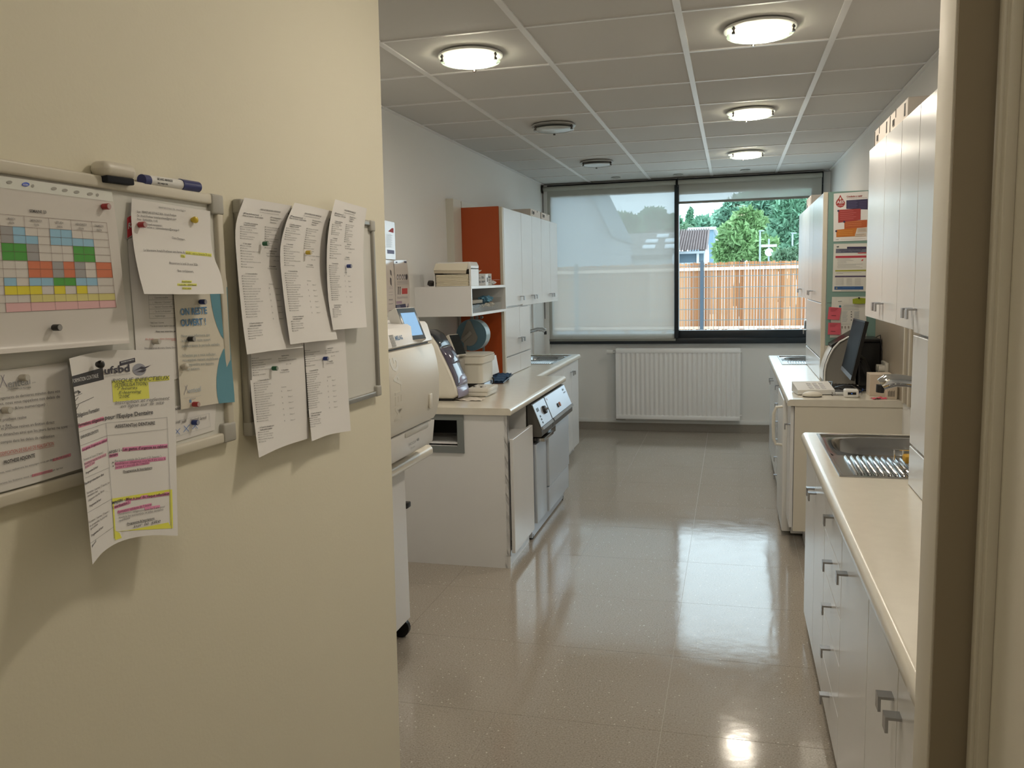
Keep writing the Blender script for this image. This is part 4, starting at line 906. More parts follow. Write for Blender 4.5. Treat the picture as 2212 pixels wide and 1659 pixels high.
# ---------------- on top of / in the open box
t = thing('paper_towel_box', 'open cream dispenser box full of folded paper towels', 'paper towels', (-1.7, 5.1, 1.58)); CARD = mat('cream card', (.78, .73, .60), .7)
ty0, ty1 = 5.03, 5.20; tx0, tx1 = -1.818, -1.573; zb = 1.58
mb = MB(); mb.box(tx0, tx0+.006, ty0, ty1, zb, 1.690); mb.box(tx1-.012, tx1, ty0, ty1, zb, 1.69); mb.box(tx0, tx1, ty1-.006, ty1, zb, 1.70)
mb.loft([[(x, y, z) for x, y, z in ((tx0, ty0, 1.685), (tx0+.012, ty0, 1.705), (tx0+.03, ty0, 1.73), (tx1-.012, ty0, 1.73), (tx1, ty0, 1.705), (tx1, ty0, 1.685))], [(x, y, z) for x, y, z in ((tx0, ty1, 1.685), (tx0+.012, ty1, 1.705), (tx0+.03, ty1, 1.73), (tx1-.012, ty1, 1.73), (tx1, ty1, 1.705), (tx1, ty1, 1.685))]])
mb.build('box', WHITEP, t)
FOLD = mat('paper towel', (.80, .74, .58), .85)
o = B('towel', FOLD, t, tx0+.014, tx1-.018, ty0-.006, ty1-.02, zb+.001, zb+.009, bev=.003)
for k in range(1, 8): share(o, t, (0, .002*(k % 3), .0092*k))
MB().loft([[(tx0+.006, ty0-.02, 1.683), (tx1-.022, ty0-.022, 1.678), (tx1-.018, ty0-.003, 1.721), (tx0+.016, ty0-.003, 1.724)], [(tx0+.006, ty0-.014, 1.683), (tx1-.022, ty0-.016, 1.678), (tx1-.018, ty0+.003, 1.721), (tx0+.016, ty0+.003, 1.724)]]).build('flap', CARD, t)
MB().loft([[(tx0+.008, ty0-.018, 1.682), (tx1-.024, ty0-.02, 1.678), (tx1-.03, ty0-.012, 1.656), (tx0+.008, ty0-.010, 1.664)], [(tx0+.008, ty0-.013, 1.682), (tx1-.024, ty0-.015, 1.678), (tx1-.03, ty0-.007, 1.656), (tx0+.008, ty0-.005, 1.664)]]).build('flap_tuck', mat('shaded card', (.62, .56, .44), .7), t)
crumple('dark_pouch', 'small dark pouch behind the paper towel box', 'pouch', (-1.86, 5.09, 1.602), .030, mat('dark brown pouch', (.03, .026, .022), .5), (1, 1, .75), 8, .2, 2)
GREYC = mat('printed grey carton', (.50, .45, .39), .6)
def carton(name, lab, x0, x1, y0, y1, z, h, m, lines, flap=False, cat='box'):
    t = thing(name, lab, cat, ((x0+x1)/2, (y0+y1)/2, z)); B('carton', m, t, x0, x1, y0, y1, z, z+h, bev=.001, seg=1)
    ink = mat('carton ink', (.06, .055, .05), .6)
    mb = MB()
    for (a, b, zz, th) in lines: mb.box(x1, x1+.0006, y0+(y1-y0)*a, y0+(y1-y0)*b, z+h*zz, z+h*zz+th)
    tag(mb.build('print', ink, t), kind='stuff')
    if flap: MB().loft([[(x0+.01, y0+.01, z+h), (x1, y0+.01, z+h), (x1-.02, y1-.02, z+h+.022), (x0+.01, y1-.02, z+h+.025)], [(x0+.01, y0+.01, z+h+.002), (x1, y0+.01, z+h+.002), (x1-.02, y1-.02, z+h+.024), (x0+.01, y1-.02, z+h+.027)]]).build('flap', CARD, t)
    return t
carton('glove_box', 'grey-brown carton with raised flap behind the paper towels', -1.70, -1.60, 5.25, 5.44, 1.58, .078, GREYC, [(.08, .38, .6, .004), (.08, .38, .30, .006), (.5, .75, .72, .004), (.5, .8, .6, .006), (.5, .95, .32, .005), (.08, .4, .22, .004), (.5, .8, .25, .004)], True)
carton('white_carton', 'slim white carton between two grey cartons on the wall box', -1.69, -1.605, 5.455, 5.52, 1.58, .076, WHITEP, [(.5, .8, .3, .03)])
carton('small_carton', 'small grey carton with a black printed square on the wall box', -1.70, -1.615, 5.53, 5.64, 1.58, .080, GREYC, [(.1, .35, .62, .016), (.4, .75, .62, .012), (.2, .8, .45, .003), (.2, .6, .35, .003), (.2, .7, .2, .003)])
MB().tube([(-1.64, 5.66, 1.615), (-1.62, 5.76, 1.617), (-1.61, 5.828, 1.616)], .002, 6).build('swab_stick', mat('pink stick', (.5, .25, .22), .5), None); tag(bpy.data.objects['swab_stick'], 'thin pinkish stick lying by the orange panel on the wall box', 'stick')
crumple('white_roll_pack', 'small crumpled white pack at the end of the wall box', 'pack', (-1.635, 5.72, 1.597), .03, mat('white wrap', (.72, .72, .74), .4), (1, 1.3, .55), 5, .25, 3)
# inside: clear bin of masks and papers
CLEAR = mat('clear plastic bin', (.55, .55, .50), .1, alpha=.16, spec=.8)
t = thing('clear_bin', 'clear plastic bin filled with blue masks inside the open wall box', 'bin', (-1.68, 5.42, 1.41)); zb = sz0+.018
mb = MB()
for q in ((-1.80, -1.585, 5.06, 5.064, zb+.003, zb+.075), (-1.80, -1.585, 5.776, 5.78, zb+.003, zb+.085), (-1.589, -1.585, 5.06, 5.78, zb+.003, zb+.05), (-1.80, -1.585, 5.06, 5.78, zb, zb+.003)): mb.box(*q)
mb.build('shell', CLEAR, t)
MASK = [mat('blue mask fabric', (.16, .38, .54), .8), mat('dark blue wrap', (.03, .09, .14), .6), mat('cream wrap', (.62, .55, .42), .8)]
for i, (y, z, r, k, sq, lab) in enumerate(((5.545, .06, .045, 0, (1, 1.3, .5), 'crumpled light blue face mask on top of the clear bin'), (5.665, .055, .042, 0, (1, 1.1, .55), 'light blue face mask at the far end of the clear bin'), (5.43, .045, .04, 1, (1, 1.2, .6), 'dark blue folded mask in the middle of the clear bin'), (5.13, .022, .035, 1, (1, 1, .5), 'dark blue wrap at the near end of the clear bin'), (5.47, .025, .04, 2, (.8, 1, .5), 'cream paper wad at the front of the clear bin'), (5.32, .02, .05, 1, (.9, 1.6, .32), 'dark wrap at the bottom of the clear bin'), (5.66, .022, .05, 2, (.8, 1.3, .38), 'cream paper pack at the far bottom of the clear bin'))):
    crumple('face_mask' if k < 2 and i < 3 else 'wrapped_pack', lab, 'mask' if i < 3 else 'pack', (-1.64-.02*(i % 2), y, zb+.012+z*1.1), r*1.12, MASK[k], sq, 20+i, .45, 3)
B('paper_stack', mat('grey papers', (.42, .40, .34), .7), None, -1.76, -1.60, 5.10, 5.36, zb+.056, zb+.078, bev=.004); tag(bpy.data.objects['paper_stack'], 'thin grey stack of papers lying in the clear bin', 'papers')
# ---------------- cartons on the wall cabinets
def archive(x0, x1, y0, y1, z0, z1, lab, side, grp):
    t = thing('archive_box', lab, 'box', ((x0+x1)/2, (y0+y1)/2, z0), grp); xf = x0 if side < 0 else x1
    B('carton', mat('white carton board', (.74, .68, .62), .7), t, x0, x1, y0, y1, z0, z1, bev=.002, seg=1)
    e = .0015*side; ink = mat('archive ink', (.05, .045, .04), .6); L = y1-y0
    mb = MB(); mb.box(xf, xf+e, y0+.12*L, y0+.17*L, z0+.02, z1-.012); mb.box(xf, xf+e, y0+.62*L, y0+.64*L, z0+.045, z1); mb.box(xf, xf+e, y0+.94*L, y0+.96*L, z0+.005, z1-.005)
    tag(mb.build('slot', ink, t), kind='stuff')
    mb = MB()
    for k in range(4): mb.box(xf, xf+e, y0+(.70+.03*k if side < 0 else .22+.03*k)*L, y0+(.715+.03*k if side < 0 else .235+.03*k)*L, z0+.018+.006*(k % 2), z0+.045)
    tag(mb.build('print', ink, t), kind='stuff')
    return t
for (a, b, lab) in ((3.265, 3.62, 'white archive box on the right wall cabinets, nearer of two'), (3.63, 3.985, 'white archive box on the right wall cabinets, farther of two')): archive(.585, .82, a, b, ZU1, ZU1+.075, lab, -1, 'archive boxes on the right wall cabinets')
for (a, b, lab) in ((6.80, 7.18, 'white archive box on the left wall cabinets, nearer of two'), (7.20, 7.56, 'white archive box on the left wall cabinets, farther of two')): archive(-1.86, -1.60, a, b, ZU1, ZU1+.06, lab, 1, 'archive boxes on the left wall cabinets')
archive(.60, .8, 7.2, 7.62, ZU1, ZU1+.10, 'white archive box on the far right wall cabinet', -1, 'archive boxes on the far right wall cabinet')
# ================================================================== things on the far right counter
t = thing('monitor', 'black-framed flat computer monitor turned towards the aisle on the right counter', 'monitor', (.78, 5.62, ZR))
pts = [ony(1843, 689, 5.62), ony(1817.5, 796, 5.48)]; 
A_, B_, C_, D_ = ony(1843.5, 688.5, 5.60), ony(1868.5, 695, 5.36), ony(1838, 820, 5.29), ony(1817, 797, 5.53)
A_, B_, C_, D_ = (Vector(q) for q in (A_, B_, C_, D_)); nrm = (B_-A_).cross(D_-A_).normalized(); nrm = nrm if nrm.x < 0 else -nrm
def mp(u, v, d): return tuple((A_*(1-u)+B_*u)*(1-v)+(D_*(1-u)+C_*u)*v+nrm*d)
def slab(nm, m, par, u0, u1, v0, v1, d0, d1): return MB().loft([[mp(u0, v0, d0), mp(u1, v0, d0), mp(u1, v1, d0), mp(u0, v1, d0)], [mp(u0, v0, d1), mp(u1, v0, d1), mp(u1, v1, d1), mp(u0, v1, d1)]]).build(nm, m, par)
cs = slab('casing', BLACK, t, -.01, 1.01, -.012, 1.01, -.022, 0); slab('screen', mat('dark screen glass', (.012, .013, .018), .4, spec=.1), cs, .02, .97, .015, .93, 0, .0012); slab('chin', mat('silver chin', (.25, .26, .28), .35, .6), cs, -.01, 1.01, .935, 1.01, 0, .002)
mc = Vector(mp(.5, .6, -.02)); MB().tube([mc, (mc.x+.05, mc.y+.03, mc.z-.04), (.84, mc.y+.02, ZR+.01)], [.02, .02, .022], 8).build('stand_neck', DARK, t, True); B('stand_base', DARK, t, .76, .90, mc.y-.09, mc.y+.11, ZR, ZR+.012, bev=.004)
# curved white scanner/printer behind
t = thing('scanner', 'white curved desktop scanner with grey sides behind the monitor', 'scanner', (.68, 5.8, ZR))
yy = 5.80
cp = [ony(px, py, yy) for px, py in ((1767, 823), (1768, 805), (1768, 780), (1774, 760), (1792, 750), (1808, 742), (1835, 735), (1855, 732))]
side = [(.575, ZR+.004), (.575, .985), (.582, 1.03), (.600, 1.085), (.625, 1.135), (.66, 1.175), (.71, 1.205), (.76, 1.215), (.76, ZR+.004)]
MB().prism(side, 'y', 5.66, 5.87).build('body', mat('grey scanner side', (.26, .25, .23), .45), t)
rim = [(x, 5.655, z) for x, z in side[:-1]]; MB().tube(rim, .006, 8).build('edge_band', WHITEP, t, True); MB().tube([(x, 5.87, z) for x, z in side[:-1]], .005, 8).build('edge_band', WHITEP, t, True)
strip('front_shell', WHITEP, t, [(.572, ZR+.03), (.572, .985), (.58, 1.03), (.597, 1.085), (.622, 1.137)], 5.665, 5.865, .0, lift=-.006, n=4, closed=False)
MB().loft([[(.615, 5.66, 1.135), (.76, 5.66, 1.225), (.76, 5.86, 1.225), (.615, 5.86, 1.135)], [(.612, 5.66, 1.155), (.76, 5.66, 1.245), (.76, 5.86, 1.245), (.612, 5.86, 1.155)]]).build('paper_flap', BLACK, t)
t = thing('black_printer', 'black boxy printer in the corner behind the monitor', 'printer', (.84, 5.72, ZR)); B('body', DARK, t, .775, .895, 5.62, 5.86, ZR, 1.175, bev=.008); B('lid', BLACK, t, .77, .897, 5.60, 5.87, 1.176, 1.195, bev=.005); B('rear_tray', BLACK, t, .79, .83, 5.80, 5.86, 1.195, 1.235, bev=.004)
tag(crumple('black_bag', 'black bag slumped by the wall near the printer', 'bag', (.862, 5.50, ZR+.05), .05, BLACK, (.7, .9, 1), 31, .2, 3), 'black bag slumped by the wall near the printer', 'bag')
# white clamp lamp / socket block at the wall
t = thing('wall_socket_block', 'cream socket block with plugs on the right wall under the wall cabinets', 'socket', (.90, 5.45, 1.02)); B('plate', CREAMP, t, .884, .9025, 5.36, 5.52, .99, 1.07, bev=.004)
for y in (5.40, 5.47): MB().cyl((.85, y, 1.03), (.886, y, 1.03), .022, n=14).build('plug', CREAMP, t, True)
# telephone-like wedge + mouse-like shell
t = thing('desk_phone', 'white sloping desk telephone at the near end of the far right counter', 'telephone', (.46, 5.22, ZR)); Mp = Matrix.Translation((.47, 5.235, ZR)) @ Matrix.Rotation(math.radians(8), 4, 'Z')
pb = MB(); pb.loft([[(-.105, -.075, .004), (.105, -.075, .004), (.105, .09, .004), (-.105, .09, .004)], [(-.105, -.075, .030), (.105, -.075, .030), (.105, .09, .062), (-.105, .09, .062)]]); bmesh.ops.transform(pb.bm, matrix=Mp, verts=pb.bm.verts); ph = pb.build('body', WHITEP, t)
kx = None
for i in range(3):
    for j in range(4):
        b_ = MB(); b_.box(-.012, .012, -.009, .009, -.001, .003); M2 = Mp @ Matrix.Translation((-.02+.035*i, -.045+.03*j, .036+.0058*j)) @ Matrix.Rotation(math.radians(11), 4, 'X')
        if kx is None: kx = b_.build('key', mat('phone key', (.68, .68, .70), .4), t); kx.matrix_basis = M2; kx.matrix_parent_inverse = Matrix.Translation(-Vector(t.location))
        else: o = share(kx, t, (0, 0, 0)); o.matrix_basis = M2; b_.bm.free()
t2 = thing('credit_card_reader', 'cream rounded shell lying in front of the desk telephone', 'mouse', (.455, 5.08, ZR))
MB().lathe([(.001, 0), (.85, .0), (1, .25), (.95, .55), (.72, .82), (.4, .96), (.01, 1)], (0, 0, 0), n=24).build('shell', CREAMP, t2, True, 60).matrix_basis = Matrix.Translation((.452, 5.085, ZR+.002)) @ Matrix.Diagonal((.056, .033, .030, 1))
t2.name = 'computer_mouse'
MB().lathe([(.9, 0), (.98, .5), (.9, 1)], (0, 0, 0), n=24).build('base', DARK, t2, True, 60).matrix_basis = Matrix.Translation((.452, 5.085, ZR)) @ Matrix.Diagonal((.055, .032, .004, 1))
# keyboard, clutter, cables
t = thing('keyboard', 'black keyboard lying under the monitor', 'keyboard', (.64, 5.36, ZR)); B('base', DARK, t, .575, .75, 5.30, 5.56, ZR, ZR+.018, bev=.004)
k0 = B('key', BLACK, t, .585, .599, 5.315, 5.335, ZR+.018, ZR+.022)
for i in range(8):
    for j in range(10):
        if i or j: share(k0, t, (.0195*i, .0235*j, 0))
t = thing('tray_organiser', 'pale metal tray with small black items by the keyboard', 'tray', (.62, 5.2, ZR)); mb = MB()
for q in ((.565, .70, 5.14, 5.28, ZR, ZR+.004), (.565, .569, 5.14, 5.28, ZR, ZR+.02), (.565, .70, 5.276, 5.28, ZR, ZR+.02)): mb.box(*q)
mb.build('tray', STEEL, t); B('tin', mat('white tin', (.6, .6, .58), .4), t, .585, .64, 5.15, 5.19, ZR+.004, ZR+.016, bev=.003)
t = thing('display_device', 'small white desk device with a black display strip', 'display device', (.655, 5.09, ZR)); B('body', WHITEP, t, .622, .70, 5.06, 5.12, ZR, ZR+.048, bev=.01, seg=3); B('display', BLACK, t, .640, .685, 5.058, 5.061, ZR+.018, ZR+.032); B('indicator', mat('blue led', (.02, .05, .2), .3, emit=(.1, .3, 1), estr=.6), t, .660, .664, 5.057, 5.0585, ZR+.023, ZR+.027)
for i, (pts, m, lab) in enumerate((([(.60, 5.30, ZR+.03), (.63, 5.16, ZR+.06), (.67, 5.09, ZR+.065), (.72, 5.18, ZR+.03), (.745, 5.29, ZR+.005)], BLACK, 'black cable looping over the small white display device'), ([(.56, 5.62, ZR+.02), (.60, 5.45, ZR+.045), (.58, 5.32, ZR+.02), (.66, 5.25, ZR+.02), (.74, 5.24, ZR+.015)], BLACK, 'black cable trailing past the keyboard'), ([(.868, 5.53, 1.04), (.855, 5.50, .985), (.845, 5.44, .985), (.852, 5.40, 1.02)], CREAMP, 'cream cable hanging from the socket block'), ([(.715, 5.21, ZR+.004), (.752, 5.27, ZR+.02), (.757, 5.34, ZR+.02), (.76, 5.40, ZR+.004)], mat('blue cable', (.02, .06, .22), .4), 'thin blue cable on the right counter'), ([(.88, 5.70, 1.20), (.888, 5.60, 1.22), (.892, 5.54, 1.12), (.892, 5.535, 1.0)], BLACK, 'black cable arching down from the printer to the wall'))):
    o = MB().tube([tuple(Vector(pts[0])) if k == 0 else pts[k] for k in range(len(pts))], .003, 6).build('cable', m, None, True); tag(o, lab, 'cable')
carton('cream_carton', 'tall cream carton beside the tap on the far right counter', .768, .890, 5.14, 5.27, ZR, .125, mat('cream carton', (.66, .57, .46), .6), [], False)
t = carton('medicine_box', 'small cream medicine box printed with fine text, in front of the tall carton', .840, .892, 5.02, 5.07, ZR, .085, mat('cream carton', (.66, .57, .46)), [])
mb = MB()
for k in range(6): mb.box(.846+.006*k, .849+.006*k, 5.0194, 5.02, ZR+.015, ZR+.045+.004*(k % 2))
tag(mb.build('print', mat('carton ink', (.06, .055, .05)), t), kind='stuff')
cloth('sticky_note', 'bright pink sticky notes dropped by the cream carton', 'sticky note', (.80, 5.03, ZR), .08, .05, .012, mat('pink sticky paper', (.62, .10, .14), .7), 9, .3)
# wire basket item in the near sink
t = thing('sponge_holder', 'small wire holder with a yellow sponge at the near sink', 'sponge holder', (.70, 3.12, ZR)); B('sponge', mat('yellow sponge', (.55, .32, .04), .9, bump=.6, bscale=90), t, .61, .68, 3.24, 3.30, ZR+.012, ZR+.04, bev=.008); mb = MB()
for k in range(4): mb.tube([(.585+.03*k, 3.14, ZR+.004), (.585+.03*k, 3.15, ZR+.012), (.585+.03*k, 3.30, ZR+.012), (.585+.03*k, 3.31, ZR+.05)], .003, 6)
mb.tube([(.58, 3.31, ZR+.05), (.69, 3.31, ZR+.05)], .003, 6); mb.tube([(.58, 3.15, ZR+.012), (.69, 3.15, ZR+.012)], .003, 6); mb.build('wire', CHROME, t, True)
# ================================================================== whiteboards on the partition
K1 = .23508; K4 = .18083
c1 = lambda x, y: (x*K1, 320+y*K1)
c2 = lambda x, y: (x*K1, 600+y*K1)
c4 = lambda x, y: (470+x*K4, 400+y*K4)
c5 = lambda x, y: (470+x*K4, 690+y*K4)
def board(lab, cs, th, fw, frame_m, surf_m, corner_m, tray=False):
    """cs: four corners (tl,tr,br,bl) as (y,z) on the wall"""
    tl, tr, br, bl = (np.array(c) for c in cs)
    def P(u, v, x): q = (tl*(1-u)+tr*u)*(1-v)+(bl*(1-u)+br*u)*v; return (PX+x, q[0], q[1])
    W_ = np.hypot(*(tr-tl)); H_ = np.hypot(*(bl-tl)); fu, fv = fw/W_, fw/H_
    t = thing('whiteboard', lab, 'whiteboard', (PX, (tl[0]+br[0])/2, br[1]))
    def slab(nm, m, u0, u1, v0, v1, x0, x1, par, ins=0):
        r = [[P(u0, v0, x0), P(u1, v0, x0), P(u1, v1, x0), P(u0, v1, x0)], [P(u0, v0, x1), P(u1, v0, x1), P(u1, v1, x1), P(u0, v1, x1)]]
        mb = MB().loft(r)
        if ins: bmesh.ops.bevel(mb.bm, geom=mb.bm.edges[:], offset=ins, segments=3, profile=.5, affect='EDGES')
        return mb.build(nm, m, par, bool(ins), 50)
    slab('surface', surf_m, fu*.5, 1-fu*.5, fv*.5, 1-fv*.5, .001, th*.55, t)
    for nm, a in (('frame_rail', (0, 1, 0, fv)), ('frame_rail', (0, 1, 1-fv, 1)), ('frame_stile', (0, fu, fv, 1-fv)), ('frame_stile', (1-fu, 1, fv, 1-fv))): slab(nm, frame_m, *a, .001, th, t, .0035)
    cu, cvv = fu*1.9, fv*1.9
    for u0, v0 in ((0, 0), (1-cu, 0), (0, 1-cvv), (1-cu, 1-cvv)):
        slab('corner_cap', corner_m, u0-.002 if u0 == 0 else u0, u0+cu if u0 == 0 else 1.002, v0-.002 if v0 == 0 else v0, (v0+cvv if v0 == 0 else 1.002), .0005, th+.002, t, .004)
    return t
BW = mat('whiteboard enamel', (.70, .70, .66), .25); FC = mat('cream aluminium frame', (.66, .62, .52), .4); CAPG = mat('grey corner cap', (.42, .41, .37), .45)
def wyz(p): q = onx(p[0], p[1], PX); return (q[1], q[2])
tr, br = wyz((461, 424)), wyz((491, 949)); tl_, bl_ = wyz((0, 347)), wyz((0, 1092))
ext = lambda a, b, f: (a[0]+(a[0]-b[0])*f, a[1]+(a[1]-b[1])*f)
board('wide whiteboard with cream frame, covered in notices, at the left edge', [ext(tl_, tr, .55), tr, br, ext(bl_, br, .55)], .018, .018, FC, BW, CAPG)
board('small whiteboard with grey frame under the checklists, beside the room opening', [wyz((500, 431)), wyz((795, 478)), wyz((810, 853)), wyz((525, 942))], .018, .014, mat('grey aluminium frame', (.36, .35, .32), .35, .6), BW, CAPG)
INK = (52, 48, 46); GREYI = (110, 105, 100)
def L(s, t, x, y, w, h, col=INK, style=0, slope=None): s.text(t, x, y, x+w, y+w*(s.slope if slope is None else slope), h, col, style)
# --- A: weekly planning in a punched pocket
s = Sheet(0, PX, 1, [[(-560, 175, .0125), (250, 288, .0125), (1030, 400, .0135)], [(-560, 760, .013), (285, 780, .014), (1085, 800, .018)], [(-560, 1350, .014), (305, 1335, .016), (1140, 1320, .022)], [(-560, 1850, .016), (312, 1780, .020), (1183, 1712, .027)], [(-560, 1938, .028), (316, 1866, .032), (1190, 1791, .036)]], c1)
POCK = (176, 170, 156)
s.poly([(-560, 178), (1028, 402), (1042, 492), (-560, 290)], POCK, 0, (14, 2)); s.line(-560, 292, 1042, 494, .5, (150, 143, 130), 1, 14)
for x, y in ((-190, 275), (88, 313), (302, 347), (497, 372), (597, 388), (705, 404), (828, 421), (896, 430)): s.blob(x, y, 26 if x not in (302, 896) else 13, 15, (128, 121, 110), 1)
s.blob(237, 333, 35, 20, (62, 80, 150), 1); s.text('ELBA', 214, 341, 260, 346, 15, (190, 192, 205), 1, 3)
s.text('SEMAINE 23', 272, 588, 428, 601, 26, INK, 1)
tx = [-236, -8, 220, 448, 650, 843, 980]; bx = [-180, 58, 292, 513, 720, 920, 1070]
ly = [605, 712, 790, 868, 945, 1030, 1108, 1190, 1267, 1350, 1425, 1512]; ry_ = [690, 776, 846, 915, 985, 1051, 1115, 1190, 1262, 1334, 1397, 1465]
def T(ci, j):
    i = min(int(ci), 5); f_c = ci-i; t_ = (ly[j]-605)/(1512-605); x = (tx[i]*(1-f_c)+tx[i+1]*f_c)*(1-t_)+(bx[i]*(1-f_c)+bx[i+1]*f_c)*t_
    return (x, ly[j]+(ry_[j]-ly[j])*x/1030)
CC = {'g': (128, 122, 116), 'b': (118, 148, 160), 'G': (62, 122, 48), 'o': (168, 92, 62), 'y': (196, 162, 40), 'k': (172, 158, 98), 'p': (184, 138, 132)}
rows = ['gb ww bb ww w', 'gb bw bb bb w', 'GG gw ww GG w', 'GG gw ww GG w', 'ww oo go gw o', 'ww oo go gw o', 'bw bb GG bb w', 'yy yw yw yw w', 'ww kk kk kk k', 'pp pp pp pp p']
for j, rw in enumerate(rows):
    for d_i, cell in enumerate(rw.split()):
        for h_, ch in enumerate(cell):
            if ch == 'w': continue
            n_h = len(cell); a = 1+d_i+h_/n_h; b = a+1/n_h
            s.poly([T(a, j+1), T(b, j+1), T(b, j+2), T(a, j+2)], CC[ch], 0, (2, 1))
for j in range(12): p, q = T(0, j), T(6, j); s.line(*p, *q, .6, (95, 72, 62), 1, 10)
for ci in range(7): s.line(*T(ci, 0), *T(ci, 11), .6, (95, 72, 62), 1, 10)
for ci in range(5): s.line(*T(ci+.5, 1), *T(ci+.5, 10), .5, (95, 72, 62), 1, 8)
for ci, (dn, dt) in enumerate((('LUNDI', '01/06'), ('MARDI', '02/06'), ('MERCREDI', '03/06'), ('JEUDI', '04/06'), ('VENDREDI', '05/06'), ('SAMEDI', '06/06'))):
    m0 = T(ci+.5, 0); wd = min(11.5*len(dn)+12, 105)
    s.text(dn, m0[0]-wd/2, m0[1]+42-2, m0[0]+wd/2, m0[1]+42+6, 20, (120, 112, 104), 1); s.text(dt, m0[0]-22, m0[1]+78, m0[0]+26, m0[1]+82, 18, (120, 112, 104), 1)
s.build('planning_sheet', 'weekly planning sheet with coloured cells in a punched pocket', 'notice', mat('pocketed paper', (.72, .69, .66), .35), 14, 24)
# --- page behind the letter with product list (right edge under the flyer)
s = Sheet(0, PX, 1, [[(1195, 500, .0115), (1420, 530, .0115), (1650, 560, .0115)], [(1175, 850, .0115), (1420, 900, .0115), (1650, 920, .0115)], [(1235, 1650, .0115), (1440, 1640, .0115), (1660, 1630, .0115)], [(1270, 2180, .0115), (1470, 2150, .0115), (1680, 2110, .0115)]], c1)
s.slope = -.02
for k, tt in enumerate(('Couronne emaillee', 'Inlay-core + Couronne*', 'Inlay-core + Couronne scellee', 'Cas de 2 a 4 elements*', 'Implantologie')):
    y = 1390+42*k; L(s, '-', 1398+k*2, y-6, 8, 14); L(s, tt, 1420+k, y-8, (125, 152, 160, 152, 95)[k], 16, (88, 84, 78))
for k in range(6): s.line(1368+k, 1352+42.5*k, 1612+k, 1347+42.5*k, .45, (95, 90, 84))
s.line(1366, 1350, 1374, 1565, .45, (95, 90, 84)); s.line(1606, 1345, 1614, 1560, .45, (95, 90, 84))
L(s, '* Delai 5 jours : Couronne', 1378, 1612, 128, 14); L(s, '** Au dela de 4 elements rappeler le laboratoire', 1380, 1642, 235, 14)
L(s, 'Nous vous remercions par', 1432, 1692, 185, 15, INK, 1); L(s, 'Afin de pallier aux problemes d\'acheminement', 1336, 1762, 280, 15, (150, 62, 52), 2); L(s, 'respectez', 1572, 1770, 45, 13, (150, 62, 52), 2); L(s, 'Nous vous prions de croire, Cheres, Chers', 1328, 1845, 290, 15)
s.build('notice_sheet', 'white price notice hanging beside the open flyer, half hidden', 'notice')
# red card peeking out
s = Sheet(0, PX, 1, [[(1168, 640, .0135), (1240, 600, .0135)], [(1165, 835, .0135), (1240, 790, .0135)]], c1)
s.poly([(1168, 640), (1240, 600), (1240, 780), (1170, 828)], (158, 48, 52), 0); s.text('RS', 1176, 745, 1226, 712, 52, (205, 180, 175), 1)
s.build('red_card', 'red card with white letters peeking out behind the letter', 'card')
# --- flyer "ON RESTE OUVERT !"
s = Sheet(0, PX, 1, [[(1590, 60, .014), (1840, 40, .014), (2085, 20, .014)], [(1622, 520, .0145), (1870, 500, .015), (2105, 480, .016)], [(1640, 860, .0145), (1895, 820, .015), (2128, 790, .018)], [(1665, 1212, .016), (1910, 1170, .018), (2157, 1130, .022)]], c2)
s.slope = -.05
TE = (74, 112, 118)
cur = [(1926, 100), (1934, 170), (1948, 270), (1968, 360), (1996, 450), (2030, 530), (2092, 612), (2052, 660), (2018, 740), (2000, 830), (1990, 920), (1990, 1010), (1998, 1090), (2012, 1155)]
def redge(y): return float(np.interp(y, [20, 480, 790, 1130], [2085, 2105, 2128, 2157]))
for a, b in zip(cur, cur[1:]): s.poly([a, (redge(a[1]), a[1]-(redge(a[1])-a[0])*.09), (redge(b[1]), b[1]-(redge(b[1])-b[0])*.09), b], TE, 0, (3, 1))
BL = (58, 96, 124)
s.text('ON RESTE', 1660, 345, 1905, 328, 62, BL, 1); s.text('OUVERT !', 1664, 445, 1896, 430, 62, BL, 1)
for tt, x, y, w_ in (('Nous vous informons que', 1668, 548, 262), ('le laboratoire reste ouvert', 1670, 592, 265), ('pendant toute la periode estivale.', 1672, 640, 352), ('N\'hesitez pas a nous solliciter,', 1678, 728, 310), ('nos equipes restent mobilisees', 1678, 770, 330), ('pour repondre aux besoins', 1680, 812, 288), ('de vos patients.', 1682, 852, 158)): L(s, tt, x, y, w_, 26, (112, 116, 112))
s.text('enteal', 1728, 1062, 1850, 1040, 46, (128, 132, 134)); s.line(1692, 1075, 1722, 985, .6, (80, 80, 100)); s.line(1700, 990, 1728, 1050, .6, (80, 80, 100))
s.line(1695, 1104, 1850, 1082, .5, (150, 145, 135)); s.text('www', 1742, 1118, 1800, 1110, 12, (110, 116, 120)); s.poly([(1742, 1122), (1760, 1120), (1760, 1146), (1742, 1148)], (88, 116, 140), 0, (1, 1))
s.build('flyer', 'cream flyer with teal edge reading ON RESTE OUVERT', 'flyer', mat('cream flyer paper', (.74, .70, .60), .6))
